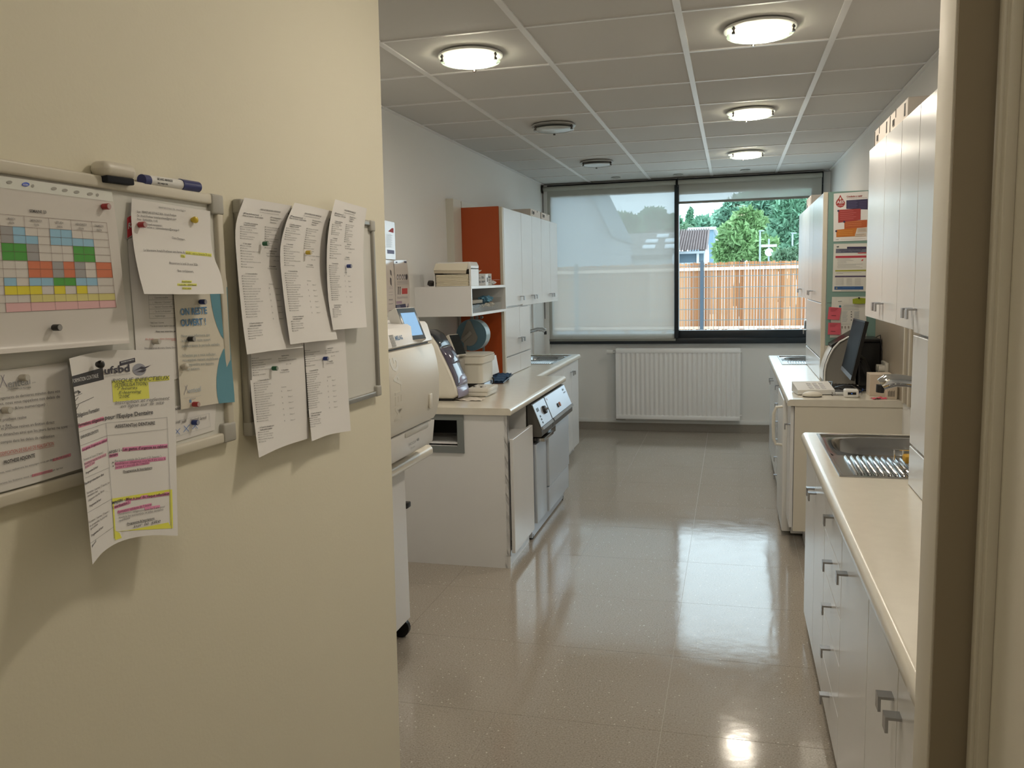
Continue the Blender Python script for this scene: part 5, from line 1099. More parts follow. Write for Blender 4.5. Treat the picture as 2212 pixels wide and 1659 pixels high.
# --- letter of the laboratory
s = Sheet(0, PX, 1, [[(1210, 462, .016), (1450, 501, .016), (1700, 542, .016), (1932, 580, .016)], [(1206, 650, .018), (1450, 690, .017), (1700, 720, .017), (1936, 800, .020)], [(1228, 900, .026), (1480, 930, .024), (1740, 960, .026), (1962, 985, .030)], [(1275, 1150, .042), (1530, 1160, .040), (1800, 1165, .042), (2030, 1165, .044)], [(1325, 1340, .058), (1580, 1342, .058), (1830, 1342, .058), (2057, 1338, .058)]], c1)
s.slope = .12
L(s, 'FERMETURE ESTIVALE 2026 - Artech Prothese', 1458, 552, 248, 15, (100, 95, 90))
for tt, x, y, w_ in (('Sujet : FERMETURE ESTIVALE 2026 - Artech Prothese', 1258, 592, 362), ('De : Artech Prothese <artechprotheses@gmail.com>', 1260, 628, 362), ('Date : 26/02/2026, 11:42', 1260, 662, 190), ('undisclosed-recipients:;', 1300, 702, 195), ('Copie cachee a : cabinetdentaire@orange.fr', 1292, 728, 358)): L(s, tt, x, y, w_, 20, INK, 0, .10)
L(s, 'Chers Docteurs,', 1582, 832, 122, 20, INK, 0, .14); L(s, 'Le laboratoire Artech Protheses sera ferme du', 1322, 945, 380, 22, INK, 0, .06); s.poly([(1706, 945), (1944, 970), (1944, 998), (1706, 974)], (196, 206, 66), 0); L(s, 'samedi 1 aout au dimanche 23 aout', 1708, 970, 232, 20, (60, 66, 28), 0, .09)
s.poly([(1662, 976), (1702, 980), (1702, 1008), (1662, 1004)], (196, 206, 66), 0); L(s, '2026.', 1664, 1000, 36, 20, (60, 66, 28), 0, .08)
L(s, 'Reouverture le lundi 24 aout 2026.', 1562, 1064, 260, 22, INK, 0, .06); L(s, 'Bien cordialement,', 1636, 1136, 146, 22, INK, 0, .05)
for k, (x, y, w_, tt) in enumerate(((1672, 1230, 90, 'Artech Prothese'), (1630, 1258, 178, '1 rue de la Mer - 22270 Plancoet'), (1676, 1292, 84, '02 96 12 34 56'))): s.poly([(x, y-15), (x+w_, y-13), (x+w_, y+8), (x, y+6)], (196, 206, 66), 0); L(s, tt, x+4, y+2, w_-8, 13, (50, 54, 24), 1, .02)
s.build('letter_sheet', 'white letter with yellow-highlighted closing dates, curling off the board', 'notice', nu=14)
# --- laboratory notice bottom left
s = Sheet(0, PX, 1, [[(-330, 886, .0125), (150, 836, .0125), (620, 775, .013)], [(-330, 1300, .0125), (170, 1240, .0125), (660, 1170, .0125)], [(-330, 1700, .013), (190, 1610, .013), (720, 1520, .013)], [(-330, 2050, .016), (200, 1920, .016), (770, 1745, .018)]], c2)
s.slope = -.12
s.text('enteal', 72, 1012, 285, 975, 72, (118, 116, 112)); s.text('.com', 290, 972, 328, 966, 16, (118, 116, 112)); s.line(2, 1010, 40, 890, 1., (70, 62, 82)); s.line(8, 895, 64, 1000, 1., (70, 62, 82)); L(s, 'REALISATION DE PROTHESE', 80, 1030, 205, 12, (100, 96, 92), 1, -.09)
for tt, x, y, w_, b_ in (('Pour tous les changements de dernieres minutes dans vos', -230, 1150, 782, 0), ('rendez-vous, nous vous rappelons nos delais de', -150, 1190, 702, 0), ('prise (empreinte &/ou numerique) :', -150, 1245, 588, 0), ('Complet prothese resine', -110, 1335, 355, 0), ('Metallique stellite « fixe', -260, 1408, 366, 0), ('Reparations et prothese resines en finition direct', -160, 1420, 662, 0), ('Les samedis et dimanches ainsi que les jours feries ne sont', -180, 1480, 802, 0), ('pas pris en compte dans les delais de realisation', -150, 1545, 652, 0)): L(s, tt, x, y, w_, 27, (78, 74, 72), 0, -.125)
L(s, 'MODIFICATION DE DELAIS DE REALISATION', -20, 1640, 518, 32, (150, 66, 56), 0, -.20); s.line(-20, 1646, 498, 1546, .6, (150, 66, 56), 1)
L(s, 'PROTHESE ADJOINTE', 34, 1716, 288, 34, INK, 1, -.24)
s.poly([(482, 1665), (650, 1612), (652, 1640), (484, 1688)], (196, 110, 116), 0); s.poly([(292, 1808), (482, 1758), (482, 1782), (292, 1832)], (196, 110, 116), 0)
L(s, 'Notre reponse, nous realiserons les essayages sous un delai de 10 jours', -120, 1832, 752, 18, (96, 92, 90), 0, -.255); L(s, 'Nous realiserons les finitions sous 10 jours calendaires apres', -130, 1935, 708, 18, (96, 92, 90), 0, -.26)
s.build('laboratory_notice', 'laboratory notice with grey logo at the lower left of the wide board', 'notice', nu=14)
# --- pocket calendar with blue crosses
s = Sheet(0, PX, 1, [[(1560, 1190, .0115), (1780, 1150, .0115), (1990, 1110, .0115)], [(1570, 1520, .0115), (1790, 1455, .0115), (1972, 1398, .0115)]], c2)
s.slope = -.18
for k, tt in enumerate(('Mercredi', 'Jeudi', 'Vendredi', 'Samedi')): x = 1572+88*k; L(s, tt, x+(8 if k == 1 else 0), 1352-15*k, (84, 44, 78, 60)[k], 26, INK, 2, -.22)
L(s, 'PLANNING', 1560, 1228, 100, 22, INK, 1, -.2)
for k in range(3): x = 1605+82*k; y = 1445-27*k; s.line(x, y, x+50+6*k, y-62-8*k, 1.0, (52, 92, 140), 2); s.line(x+4, y-58, x+48, y-6, 1.0, (52, 92, 140), 2)
s.line(1570, 1330, 1925, 1245, .5, (150, 145, 138)); s.line(1580, 1470, 1935, 1365, .5, (150, 145, 138)); s.line(1925, 1243, 1934, 1368, .5, (150, 145, 138))
s.build('calendar_sheet', 'small week sheet with three blue crosses at the lower right of the wide board', 'calendar')
# --- training sheet "ufsbd"
s = Sheet(0, PX, 1, [[(635, 742, .032), (800, 700, .022), (1000, 668, .018), (1290, 662, .017), (1588, 655, .018)], [(688, 1090, .040), (830, 1050, .026), (1030, 1030, .022), (1310, 1010, .021), (1602, 990, .022)], [(738, 1550, .050), (870, 1500, .034), (1060, 1460, .028), (1330, 1430, .028), (1616, 1420, .029)], [(795, 2080, .064), (920, 2000, .046), (1090, 1930, .038), (1350, 1880, .038), (1624, 1870, .040)], [(850, 2636, .080), (960, 2510, .060), (1130, 2415, .050), (1370, 2368, .050), (1635, 2371, .052)]], c2)
s.slope = -.10
s.poly([(662, 905), (945, 825), (955, 935), (675, 1005)], (40, 37, 36), 0, (10, 3)); s.text('FORMATION CONTINUE', 668, 968, 906, 915, 36, (185, 178, 168), 0)
s.text('ufsbd', 958, 886, 1198, 858, 66, (46, 42, 48), 1); L(s, 'UNION FRANCAISE POUR LA SANTE BUCCO-DENTAIRE', 968, 908, 230, 9, (90, 86, 84), 0, -.1)
s.poly([(1098, 770), (1240, 735), (1244, 775), (1102, 812)], (46, 42, 48), 0); s.text('ORGANISME DE FORMATION', 1112, 785, 1232, 757, 12, (170, 165, 158), 1)
s.blob(1280, 844, 62, 56, (120, 116, 118), 0, 24)
s.poly([(1225, 860), (1300, 815), (1330, 822), (1390, 800), (1330, 838), (1290, 832)], (46, 42, 48), 2); s.poly([(1250, 868), (1310, 845), (1348, 842), (1322, 866), (1290, 862)], (46, 42, 48), 2)
HL = (204, 214, 70); HLM = (190, 200, 48)
s.poly([(1030, 948), (1555, 900), (1558, 940), (1032, 988)], HL, 0); s.poly([(1030, 960), (1362, 935), (1374, 1108), (1040, 1142)], HL, 0, (6, 5))
HWI = (52, 58, 48)
for tt, x, y, w_, h_ in (('RISQUE INFECTIEUX', 1028, 966, 525, 36), ('(STERILISATION)', 1052, 1004, 305, 32), ('7 heures', 1072, 1032, 190, 26), ('E-learning', 1090, 1068, 205, 26), ('210€', 1095, 1106, 98, 28)): s.text(tt, x, y, x+w_, y-w_*.06, h_, HWI, 2, 3)
s.text('Inscription et reglement', 1056, 1166, 1556, 1118, 32, (96, 90, 86), 2); s.text('en ligne sur le site', 1104, 1196, 1508, 1158, 30, (96, 90, 86), 2)
for k in range(4): s.line(690+4*k, 1090+40*k, (755, 720, 862, 725)[k], 1062+34*k-(34 if k == 2 else 0), 1.0, (70, 66, 64), 1)
s.text('ations', 686, 1066, 720, 1050, 26, INK, 1); s.poly([(716, 1032), (745, 1050), (716, 1072), (724, 1050)], INK, 1)
s.text('Obligations Formation', 706, 1285, 916, 1222, 36, (70, 66, 64), 1)
s.poly([(716, 1350), (950, 1275), (962, 1308), (724, 1382)], (206, 104, 120), 0); s.text('Formations obligatoires', 722, 1370, 958, 1306, 30, (60, 40, 44), 1); s.text('pour l\'Equipe Dentaire', 964, 1304, 1408, 1250, 38, (60, 56, 54), 1)
TLN = (112, 106, 100)
s.line(726, 1420, 975, 1335, .6, TLN); s.line(975, 1335, 1538, 1282, .6, TLN, 1, 10); s.line(740, 1545, 985, 1450, .6, TLN); s.line(985, 1450, 1540, 1390, .6, TLN, 1, 10); s.line(975, 1335, 1058, 2415, .6, TLN, 1, 16); s.line(1536, 1282, 1578, 2310, .6, TLN, 1, 14)
s.text('CHIRURGIEN-DENTISTE', 742, 1480, 906, 1418, 26, (84, 78, 74), 1); s.text('ASSISTANT(e) DENTAIRE', 1060, 1380, 1426, 1348, 30, (60, 56, 54), 1)
def band(x0, y0, x1, y1, h, col=(214, 110, 132)): s.poly([(x0, y0-h), (x1, y1-h), (x1, y1+6), (x0, y0+6)], col, 0)
def tline(tt, x0, y0, x1, y1, h, col=(86, 80, 76), st=0): s.text(tt, x0, y0, x1, y1, h, col, st)
tline('AFGSU 2 -', 1002, 1616, 1120, 1590, 24, INK, 1); band(1126, 1590, 1540, 1556, 30); tline('Les gestes d\'urgence au cabinet', 1130, 1588, 1538, 1558, 26, (70, 30, 42), 1); band(1004, 1650, 1085, 1634, 26); tline('dentaire', 1006, 1646, 1084, 1630, 24, (70, 30, 42), 1)
tline('• Formation initiale de 3 jours ( 21 heures )'.replace('• ', ''), 1056, 1696, 1482, 1650, 22); band(1056, 1722, 1524, 1670, 26); tline('Revalidation obligatoire tous les 4 ans sous la', 1058, 1720, 1522, 1670, 20, (90, 34, 50)); band(1060, 1756, 1376, 1704, 24); tline('forme d\'1 journee de 7 heures.', 1062, 1752, 1372, 1706, 20, (90, 34, 50))
s.blob(1038, 1698, 6, 6, INK, 2); s.blob(1040, 1730, 6, 6, INK, 2); tline('Programme & Inscriptions', 1134, 1790, 1400, 1752, 20, (70, 66, 62), 1); s.line(1134, 1794, 1400, 1757, .7, (70, 66, 62))
band(755, 1592, 985, 1498, 26); tline('Les gestes d\'urgence au cabinet', 758, 1592, 984, 1500, 22, (90, 34, 50), 1)
for k, (x0, y0, x1, y1, hl, tt) in enumerate(((770, 1684, 950, 1612, 0, 'Formation de 3 jours ( 21 heures )'), (776, 1722, 976, 1632, 1, 'Revalidation tous les 4 ans sous la'), (782, 1752, 872, 1702, 1, 'forme d\'1 jour'), (790, 1806, 902, 1742, 0, 'Programme & Inscr'), (780, 1905, 955, 1812, 2, 'Radioprotection des'), (800, 1990, 1008, 1888, 0, 'Formation 1 journee ( 7 heures ) en'), (806, 2018, 900, 1966, 0, 'revalidation tous'), (812, 2058, 958, 1962, 0, 'obligatoire tous les 10 ans'), (824, 2110, 930, 2042, 0, 'Programme & Inscr'), (818, 2258, 1006, 2150, 0, 'Formation 1 journee ( 7 heures )'), (826, 2292, 986, 2192, 0, 'en presentiel, le journal'), (832, 2320, 900, 2270, 0, 'specialise'), (842, 2380, 950, 2296, 0, 'Programme & Inscr'), (846, 2480, 884, 2424, 2, 'Soud'))):
    if hl == 1: band(x0, y0, x1, y1, 22, (206, 128, 134))
    tline(tt, x0, y0, x1, y1, 20, (74, 66, 64) if hl != 2 else INK, 1 if (hl == 2 or 'Prog' in tt) else 0)
s.line(784, 1840, 1002, 1745, .6, TLN); s.line(806, 2160, 1028, 2032, .6, TLN); s.line(832, 2440, 1042, 2290, .6, TLN)
YL = (200, 212, 60)
s.poly([(1028, 2030), (1555, 1945), (1556, 1975), (1030, 2062)], YL, 0, (8, 1)); s.poly([(1030, 2060), (1046, 2056), (1066, 2390), (1048, 2398)], YL, 0, (2, 6)); s.poly([(1556, 1945), (1582, 1945), (1590, 2300), (1566, 2305)], YL, 0, (1, 6)); s.poly([(1052, 2330), (1130, 2330), (1548, 2248), (1578, 2302)], YL, 0, (8, 3)); s.poly([(1050, 2320), (1100, 2345), (1120, 2390), (1058, 2412)], YL, 0, (3, 3))
tline('MAJGRI -', 1032, 2082, 1148, 2046, 24, INK, 1); band(1156, 2048, 1558, 1992, 26); tline('Mise a jour du risque infectieux', 1158, 2046, 1558, 1992, 24, (70, 30, 42), 1); band(1046, 2122, 1202, 2068, 24); tline('( sterilisation )', 1036, 2122, 1188, 2072, 22, (70, 30, 42), 1)
band(1080, 2162, 1392, 2092, 22); tline('Formation validante de 7 heures', 1084, 2160, 1398, 2090, 20, (90, 34, 50)); tline('Revalidation obligatoire tous les 5 ans pour', 1090, 2180, 1518, 2108, 19); band(1330, 2130, 1470, 2108, 20); tline('tou(te)s les assistant(e)s et aides dentaires', 1094, 2212, 1502, 2136, 19); tline('qualifie(e)s', 1096, 2240, 1196, 2212, 18); tline('Programme & Inscriptions', 1170, 2270, 1420, 2216, 19, (70, 66, 62), 1); s.line(1170, 2276, 1420, 2222, .7, (70, 66, 62)); tline('sur le site', 1222, 2300, 1476, 2246, 32, (84, 80, 78), 2)
s.build('training_sheet', 'curled training sheet with yellow and pink highlighting and black pin magnet', 'notice', nu=18, nv=24)
# --- checklists on the small board
def checklist(s, X, Y, kx, sl, lab, seed, cut=0, nums=True, tail=True):
    """X(v): left margin x (crop px) at line offset v, Y: y of line offset; kx: width scale"""
    rg = random.Random(seed)
    def tl(tt, dx, v, w_, h_, st=0, col=(58, 54, 52)):
        x0, y0 = X(v)+dx*kx, Y(v)+dx*kx*sl(v); x1 = x0+w_*kx; s.text(tt, x0, y0, x1, y0+w_*kx*sl(v), h_, col, st)
    def item(tt, dx, v, w_):
        x0, y0 = X(v)+dx*kx, Y(v)+dx*kx*sl(v)
        s.poly([(x0-10, y0-11), (x0-2, y0-10), (x0-2, y0), (x0-10, y0-1)], (84, 80, 76), 1, (1, 1)); tl(tt, dx, v, w_, 12)
    H = [('CHECK LIST IMPLANTAIRE CHIRURGICALE', 210, 125, 250, 16, 1), ('A remplir par assistante avant l\'intervention', 210, 158, 235, 12, 0), ('Patient :', 15, 200, 225, 15, 1), ('Date et heure : lundi matin', 8, 228, 250, 15, 1), ('Praticien :', 345, 205, 145, 13, 1), ('Assistante :', 345, 235, 105, 13, 1), ('Preparatrice :', 345, 268, 80, 13, 1)]
    for tt, dx, v, w_, h_, st in H:
        if v >= cut: tl(tt, dx, v, w_, h_, st)
    V = 285
    left = [('1. Formalites administratives', 1, 170, 30), ('remplies par le praticien', 1, 140, 55)]+[(q, 0, w_, 55+30*(k+1)) for k, (q, w_) in enumerate((('Devis consentement enregistre', 185), ('Ordo : 12 34 56', 130), ('Consentement eclaire du patient', 205), ('enregistre', 70), ('Ordonnance preoperatoire', 165), ('Conseils postoperatoires', 150)))]
    for tt, st, w_, dv in left:
        if V+dv < cut: continue
        (tl(tt, 30, V+dv, w_, 14, 1) if st else item(tt, 0, V+dv, w_))
    V2 = 585
    for k, (tt, st, w_) in enumerate((('2. Cote materiel', 1, 100), ('Plateau chirurgie', 0, 125), ('Table pont', 0, 75), ('Boitier de commande (pour moteur)', 0, 225), ('Moteur chirurgical', 0, 125), ('Pieces a main et turbine', 0, 150), ('Seringues a serum', 0, 135), ('Support ligne pour fraises en sortie', 0, 230), ('du moteur', 0, 60), ('Eclairage seringues', 0, 140))):
        v = V2+30*k
        if v < cut: continue
        (tl(tt, 25, v, w_, 14, 1) if st else item(tt, 0, v, w_))
    V3 = 930
    for k, (tt, st, w_) in enumerate((('3. Consommable libre', 1, 140), ('Champ sterile ouvert (x1)', 0, 165), ('Champ sterile assistant (x1)', 0, 190), ('Blouse test sterile (x2)', 0, 155), ('Sur chaussures (x3)', 0, 135), ('Charlottes (x3)', 0, 105), ('Gants steriles 6,5 6 7 7,5 8', 0, 205), ('Blouse sterile assistante (x2)', 0, 195), ('Lampes chirurgies (x2)', 0, 165), ('Bandes adhesives (x2)', 0, 140), ('Gaine adhesive sterile (x1)', 0, 180), ('Canules sterile pour aspiration (x2)', 0, 215), ('Poche aspiration (x1)', 0, 140), ('Canules aspiration (x1)', 0, 150), ('Tube d\'irrigation (x1)', 0, 140), ('Serum physiologique (x1)', 0, 165), ('Solution Betadine', 0, 125), ('Compresse 5 sterile', 0, 125))):
        v = V3+30*k
        if v < cut: continue
        (tl(tt, 40, v, w_, 14, 1) if st else item(tt, 0, v, w_))
    if tail:
        for k, (tt, st, w_) in enumerate((('4. Travail du chirurgien pour', 1, 165), ('feuille patient sterilise', 1, 140), ('Plateau chirurgical', 0, 120), ('Boitier a vide pour implants', 0, 165), ('Lames n°11 / n°15 / n°15C', 0, 155), ('Suture VICRYL Rapide 4/0', 0, 165), ('Seringue 5/6', 0, 75))): v = 1520+30*k; (tl(tt, 20, v, w_, 14, 1) if st else item(tt, 0, v, w_))
    for k, (tt, w_) in enumerate((('Cassette chirurgicale', 160), ('Compresses sterile', 135), ('Sachet', 65), ('Lampe et trousse', 130), ('Gants', 40), ('Blouse pour fils de 3 positions', 155), ('Lames feuille matrice', 145), ('Grande paire', 75), ('Microlames', 90), ('Instrument 15 + spatule', 140))):
        v = 335+31*k
        if v >= cut: item(tt, 300, v, w_)
    for v, tt, dx, w_, st in ((652, 'Implants prevus :', 345, 95, 1), (682, 'Lame chirurgical', 305, 105, 0), (712, 'Type d\'implant, longueur, diametre', 305, 215, 0), (765, '4.5 x 10', 390, 60, 0), (835, '5. Tracabilite', 330, 85, 1), (862, 'Chausse du chirurgie', 310, 115, 0), (1050, 'Couronnes', 310, 60, 0)):
        if v >= cut: tl(tt, dx, v, w_, 13, st)
    for k in range(6):
        v = 1105+76*k
        if v >= cut: tl('0', 305+k, v, 10, 18); tl('Date n°', 380+k, v, 58, 13)
    return s
def rows_sheet(P, cv): return Sheet(0, PX, 1, P, cv)
m4 = lambda v: v
# lower two first (they lie under the upper ones)
def lin(xs_, ys_): return lambda v: float(np.interp(v, xs_, ys_))
s = Sheet(0, PX, 1, [[(330, -180, .0125), (700, -200, .0125), (1010, -230, .0125)], [(365, 300, .014), (700, 240, .014), (1022, 190, .015)], [(395, 800, .019), (740, 730, .018), (1045, 660, .019)], [(440, 1240, .028), (780, 1140, .024), (1070, 1050, .024)], [(495, 1652, .045), (780, 1520, .034), (1090, 1420, .032)]], c5)
checklist(s, lin([500, 1700], [405, 505]), lin([500, 1700], [335, 1470]), 1.0, lin([500, 1700], [-.10, -.16]), '', 1, 640, tail=True)
s.build('checklist_sheet', 'lower left checklist sheet with a green magnet, hanging off the small board', 'checklist')
s = Sheet(0, PX, 1, [[(990, -220, .014), (1240, -240, .0135), (1490, -260, .0135)], [(1030, 250, .016), (1280, 200, .0155), (1520, 160, .016)], [(1062, 700, .021), (1310, 640, .018), (1545, 590, .019)], [(1090, 1100, .030), (1330, 1030, .024), (1568, 975, .023)], [(1125, 1456, .044), (1340, 1375, .034), (1592, 1330, .030)]], c5)
checklist(s, lin([500, 1700], [1042, 1112]), lin([500, 1700], [255, 1290]), .76, lin([500, 1700], [-.12, -.18]), '', 2, 640, tail=True)
s.build('checklist_sheet', 'lower right checklist sheet with a blue magnet, hanging off the small board', 'checklist')
s = Sheet(0, PX, 1, [[(318, 148, .020), (600, 196, .019), (890, 246, .020)], [(216, 500, .030), (480, 520, .020), (760, 550, .017)], [(238, 1000, .030), (500, 1010, .020), (770, 1020, .018)], [(300, 1640, .032), (560, 1630, .028), (830, 1600, .026)], [(352, 2022, .042), (640, 1980, .040), (1025, 1938, .038)]], c4)
checklist(s, lin([125, 300, 600, 1000, 1700], [300, 285, 280, 303, 385]), lin([125, 300, 640, 930, 1500, 1710], [265, 435, 750, 1060, 1640, 1850]), .98, lin([125, 400, 900, 1400, 1750], [.14, .12, .04, -.05, -.12]), '', 3)
s.build('checklist_sheet', 'upper left checklist sheet with a green magnet on the small board', 'checklist', nu=14, nv=22)
s = Sheet(0, PX, 1, [[(920, 208, .026), (1140, 256, .023), (1376, 312, .022)], [(815, 460, .036), (1050, 490, .026), (1300, 520, .021)], [(748, 800, .038), (1000, 820, .027), (1290, 840, .022)], [(785, 1280, .036), (1050, 1270, .029), (1318, 1260, .026)], [(868, 1902, .046), (1140, 1870, .043), (1432, 1842, .042)]], c4)
checklist(s, lin([125, 300, 600, 1000, 1700], [868, 840, 800, 815, 905]), lin([125, 300, 640, 930, 1500, 1710], [308, 455, 755, 1030, 1560, 1755]), .80, lin([125, 400, 900, 1400, 1750], [.20, .14, .05, -.04, -.10]), '', 4)
s.build('checklist_sheet', 'upper middle checklist sheet with a yellow magnet on the small board', 'checklist', nu=14, nv=22)
s = Sheet(0, PX, 1, [[(1405, 168, .030), (1590, 222, .027), (1783, 278, .026)], [(1338, 460, .038), (1540, 490, .029), (1752, 520, .023)], [(1304, 850, .040), (1520, 860, .030), (1742, 870, .024)], [(1322, 1340, .038), (1540, 1335, .031), (1758, 1330, .027)], [(1380, 1730, .044), (1590, 1712, .042), (1783, 1696, .040)]], c4)
checklist(s, lin([125, 300, 600, 1000, 1700], [1400, 1385, 1362, 1342, 1395]), lin([125, 300, 640, 930, 1500, 1710], [275, 420, 680, 940, 1425, 1585]), .54, lin([125, 400, 900, 1400, 1750], [.26, .16, .05, -.03, -.06]), '', 5)
s.build('checklist_sheet', 'upper right checklist sheet with a blue magnet, tallest on the small board', 'checklist', nu=14, nv=22)
# --- magnets
MC = {'red': (.42, .03, .035), 'yellow': (.62, .45, .03), 'black': (.012, .012, .012), 'blue': (.02, .045, .22), 'green': (.015, .13, .055), 'white': (.62, .58, .50)}
def magnet(col, p, off, lab, ball=False):
    q = onx(p[0], p[1], PX+off); t = thing('magnet', lab, 'magnet', tuple(q), 'board magnets'); m = mat(col+' magnet', (*MC[col], 1), .3)
    if ball: MB().lathe([(.0035, 0), (.005, .0015), (.0058, .0045), (.005, .0078), (.0025, .0095)], tuple(q), 'x', 18).build('head', m, t, True); MB().cyl((q[0]-.001, q[1], q[2]), (q[0]+.002, q[1], q[2]), .004, n=12).build('foot', m, t, True)
    else: MB().lathe([(.0040, 0), (.0045, .001), (.0045, .0105)], tuple(q), 'x', 18).build('body', m, t, True); MB().lathe([(.0040, .0104), (.0038, .0114), (.002, .0114)], tuple(q), 'x', 18).build('cap', mat(col+' magnet tip', tuple(min(1, .35+.4*v) for v in MC[col])+(1,), .3), t, True)
for col, cv, x, y, off, lab, ball in (('red', c1, 945, 538, .0155, 'red magnet at the corner of the planning pocket', 0), ('red', c1, 1278, 705, .02, 'red magnet on the left side of the letter', 0), ('yellow', c1, 1770, 660, .0175, 'round yellow magnet on the letter', 1), ('black', c2, 490, 458, .022, 'black magnet at the foot of the planning pocket', 0), ('blue', c2, 1838, 222, .0155, 'blue magnet above the words on the cream flyer', 0), ('black', c2, 1733, 563, .016, 'black magnet in the middle of the cream flyer', 0), ('white', c2, 1412, 585, .0125, 'white magnet on the price notice', 0), ('black', c2, 898, 796, .028, 'round black magnet on the training sheet', 1), ('white', c2, 1680, 815, .016, 'round white magnet on the cream flyer', 1), ('red', c2, 1775, 1163, .019, 'red magnet at the foot of the cream flyer', 0), ('blue', c2, 1770, 1330, .0125, 'blue magnet on the week sheet with crosses', 0), ('white', c2, 190, 918, .0125, 'white magnet on the grey logo of the laboratory notice', 0), ('white', c2, 30, 1216, .0125, 'white magnet on the text of the laboratory notice', 0),
                                        ('green', c4, 545, 700, .024, 'green magnet on the upper left checklist', 0), ('yellow', c4, 1060, 806, .030, 'yellow magnet on the middle checklist', 0), ('blue', c4, 1548, 968, .033, 'blue magnet on the upper right checklist', 0), ('green', c5, 655, 585, .020, 'green magnet on the lower left checklist', 0), ('blue', c5, 1268, 468, .019, 'blue magnet on the lower right checklist', 0)):
    magnet(col, cv(x, y), off, lab, ball)
# --- eraser and marker lying on the frame of the wide board
def along(p0, p1, off): a, b = Vector(onx(*p0, PX+off)), Vector(onx(*p1, PX+off)); return a, b
a, b = along(c1(900, 206), c1(1205, 250), .018); d_ = (b-a); Lr = d_.length; d_.normalize(); up = Vector((1, 0, 0)).cross(d_); up = up if up.z > 0 else -up
t = thing('board_eraser', 'white whiteboard eraser with dark felt lying on the frame of the wide board', 'eraser', tuple(a))
def ebox(nm, m, par, s0, s1, x0, x1, h0, h1, bev):
    M_ = Matrix((( 1, d_.x, up.x, a.x), (0, d_.y, up.y, a.y), (0, d_.z, up.z, a.z), (0, 0, 0, 1)))
    return B(nm, m, par, x0, x1, s0, s1, h0, h1, bev=bev, seg=4, M=M_)
zt_b = -.016
ebox('shell', mat('eraser shell', (.70, .66, .57), .4), t, 0, Lr, -.0185, .014, zt_b+.008, zt_b+.031, .0112); ebox('felt', mat('dark felt', (.01, .012, .018), .9), t, .006, Lr-.006, -.015, .010, zt_b, zt_b+.010, .002)
a, b = along(c1(1318, 292), c1(1828, 360), .012)
t = thing('marker_pen', 'whiteboard marker with blue cap and end lying on the frame of the wide board', 'marker', tuple(a)); d_ = b-a
def seg(nm, m, f0, f1, r0, r1=None): return MB().cyl(a+d_*f0, a+d_*f1, r0, r1, n=20).build(nm, m, t, True)
BLU = mat('blue marker plastic', (.025, .035, .16), .3)
seg('end_plug', BLU, -.03, .07, .0085); bar = seg('barrel', WHITEP, .07, .64, .0085); seg('cap', BLU, .63, .97, .0098, .0092); seg('cap_tip', BLU, .97, 1.0, .0092, .006)
un = Vector((1, 0, 0)).cross(d_.normalized()); un = un if un.z > 0 else -un
for k, tt in enumerate(('BOARD MARKER', 'dry wipe ink')): letters('lettering', tt, a+d_*.16+un*(.0015-.006*k)+Vector((.0088-.0006*k, 0, 0)), tuple(d_.normalized()), tuple(un), .0035, BLACK, bar)
# ================================================================== posters on the sea-green side panel and the left wall
p1 = lambda x, y: (1780+x*.09646, 400+y*.09646); p2 = lambda x, y: (1780+x*.1326, 520+y*.1326); YP = 5.892
s = Sheet(1, YP, -1, [[(218, 190, .001), (990, 130, .001)], [(210, 1262, .001), (990, 1235, .001)]], p1)
RD = (128, 44, 38)
s.poly([(365, 212), (400, 285), (445, 340), (470, 390), (462, 440), (430, 480), (365, 503), (305, 482), (270, 440), (262, 395), (285, 340), (330, 285)], RD, 0); s.poly([(368, 262), (388, 305), (380, 322), (366, 326), (350, 320), (344, 305)], (190, 168, 150), 1); s.text('AES', 288, 410, 445, 402, 62, (205, 190, 172), 1); s.text('accident exposition', 330, 438, 408, 436, 10, (190, 160, 150)); s.line(298, 462, 432, 452, .7, (180, 140, 130), 1)
s.text('Conduite a tenir', 505, 275, 858, 255, 38, RD, 1); s.text('en cas d\'accident avec exposition au sang', 510, 305, 960, 280, 18, (120, 80, 70)); NV = (44, 38, 58)
s.poly([(500, 340), (980, 308), (978, 545), (498, 530)], NV, 0); s.poly([(318, 552), (822, 525), (818, 775), (318, 842)], RD, 1); s.poly([(455, 800), (968, 775), (962, 940), (455, 992)], (140, 66, 30), 0); s.poly([(275, 1000), (740, 955), (690, 1145), (275, 1165)], (150, 84, 26), 1); s.poly([(740, 958), (955, 945), (955, 1048), (740, 1060)], (160, 142, 122), 2); s.poly([(695, 1085), (940, 1070), (940, 1145), (695, 1158)], (160, 142, 122), 2)
for x, y in ((320, 575), (452, 820), (272, 1030)): s.blob(x, y, 22, 24, NV, 2)
for k in range(5): s.line(525, 365+34*k, 730+20*(k % 2), 352+34*k, .5, (96, 88, 110), 1); s.line(790, 375+34*k, 950, 365+34*k, .5, (80, 72, 94), 1); s.line(360, 590+44*k, 660+60*(k % 2), 572+44*k, .6, (168, 96, 88), 2)
for k in range(3): s.line(485, 830+42*k, 840, 812+42*k, .6, (176, 112, 70), 1); s.line(300, 1035+40*k, 640, 1018+40*k, .6, (190, 130, 60), 2); s.line(770, 985+22*k, 930, 976+22*k, .5, (110, 100, 90), 3)
s.line(720, 1105, 900, 1095, .6, (100, 92, 84), 3); s.line(720, 1130, 860, 1122, .5, (120, 110, 100), 3); s.line(265, 1222, 330, 1218, .8, (90, 84, 78), 1); s.line(370, 1216, 930, 1192, .4, (130, 110, 100), 1)
s.build('safety_poster', 'AES safety poster with red drop and orange blocks, topmost on the sea-green panel', 'poster', nu=6, nv=8)
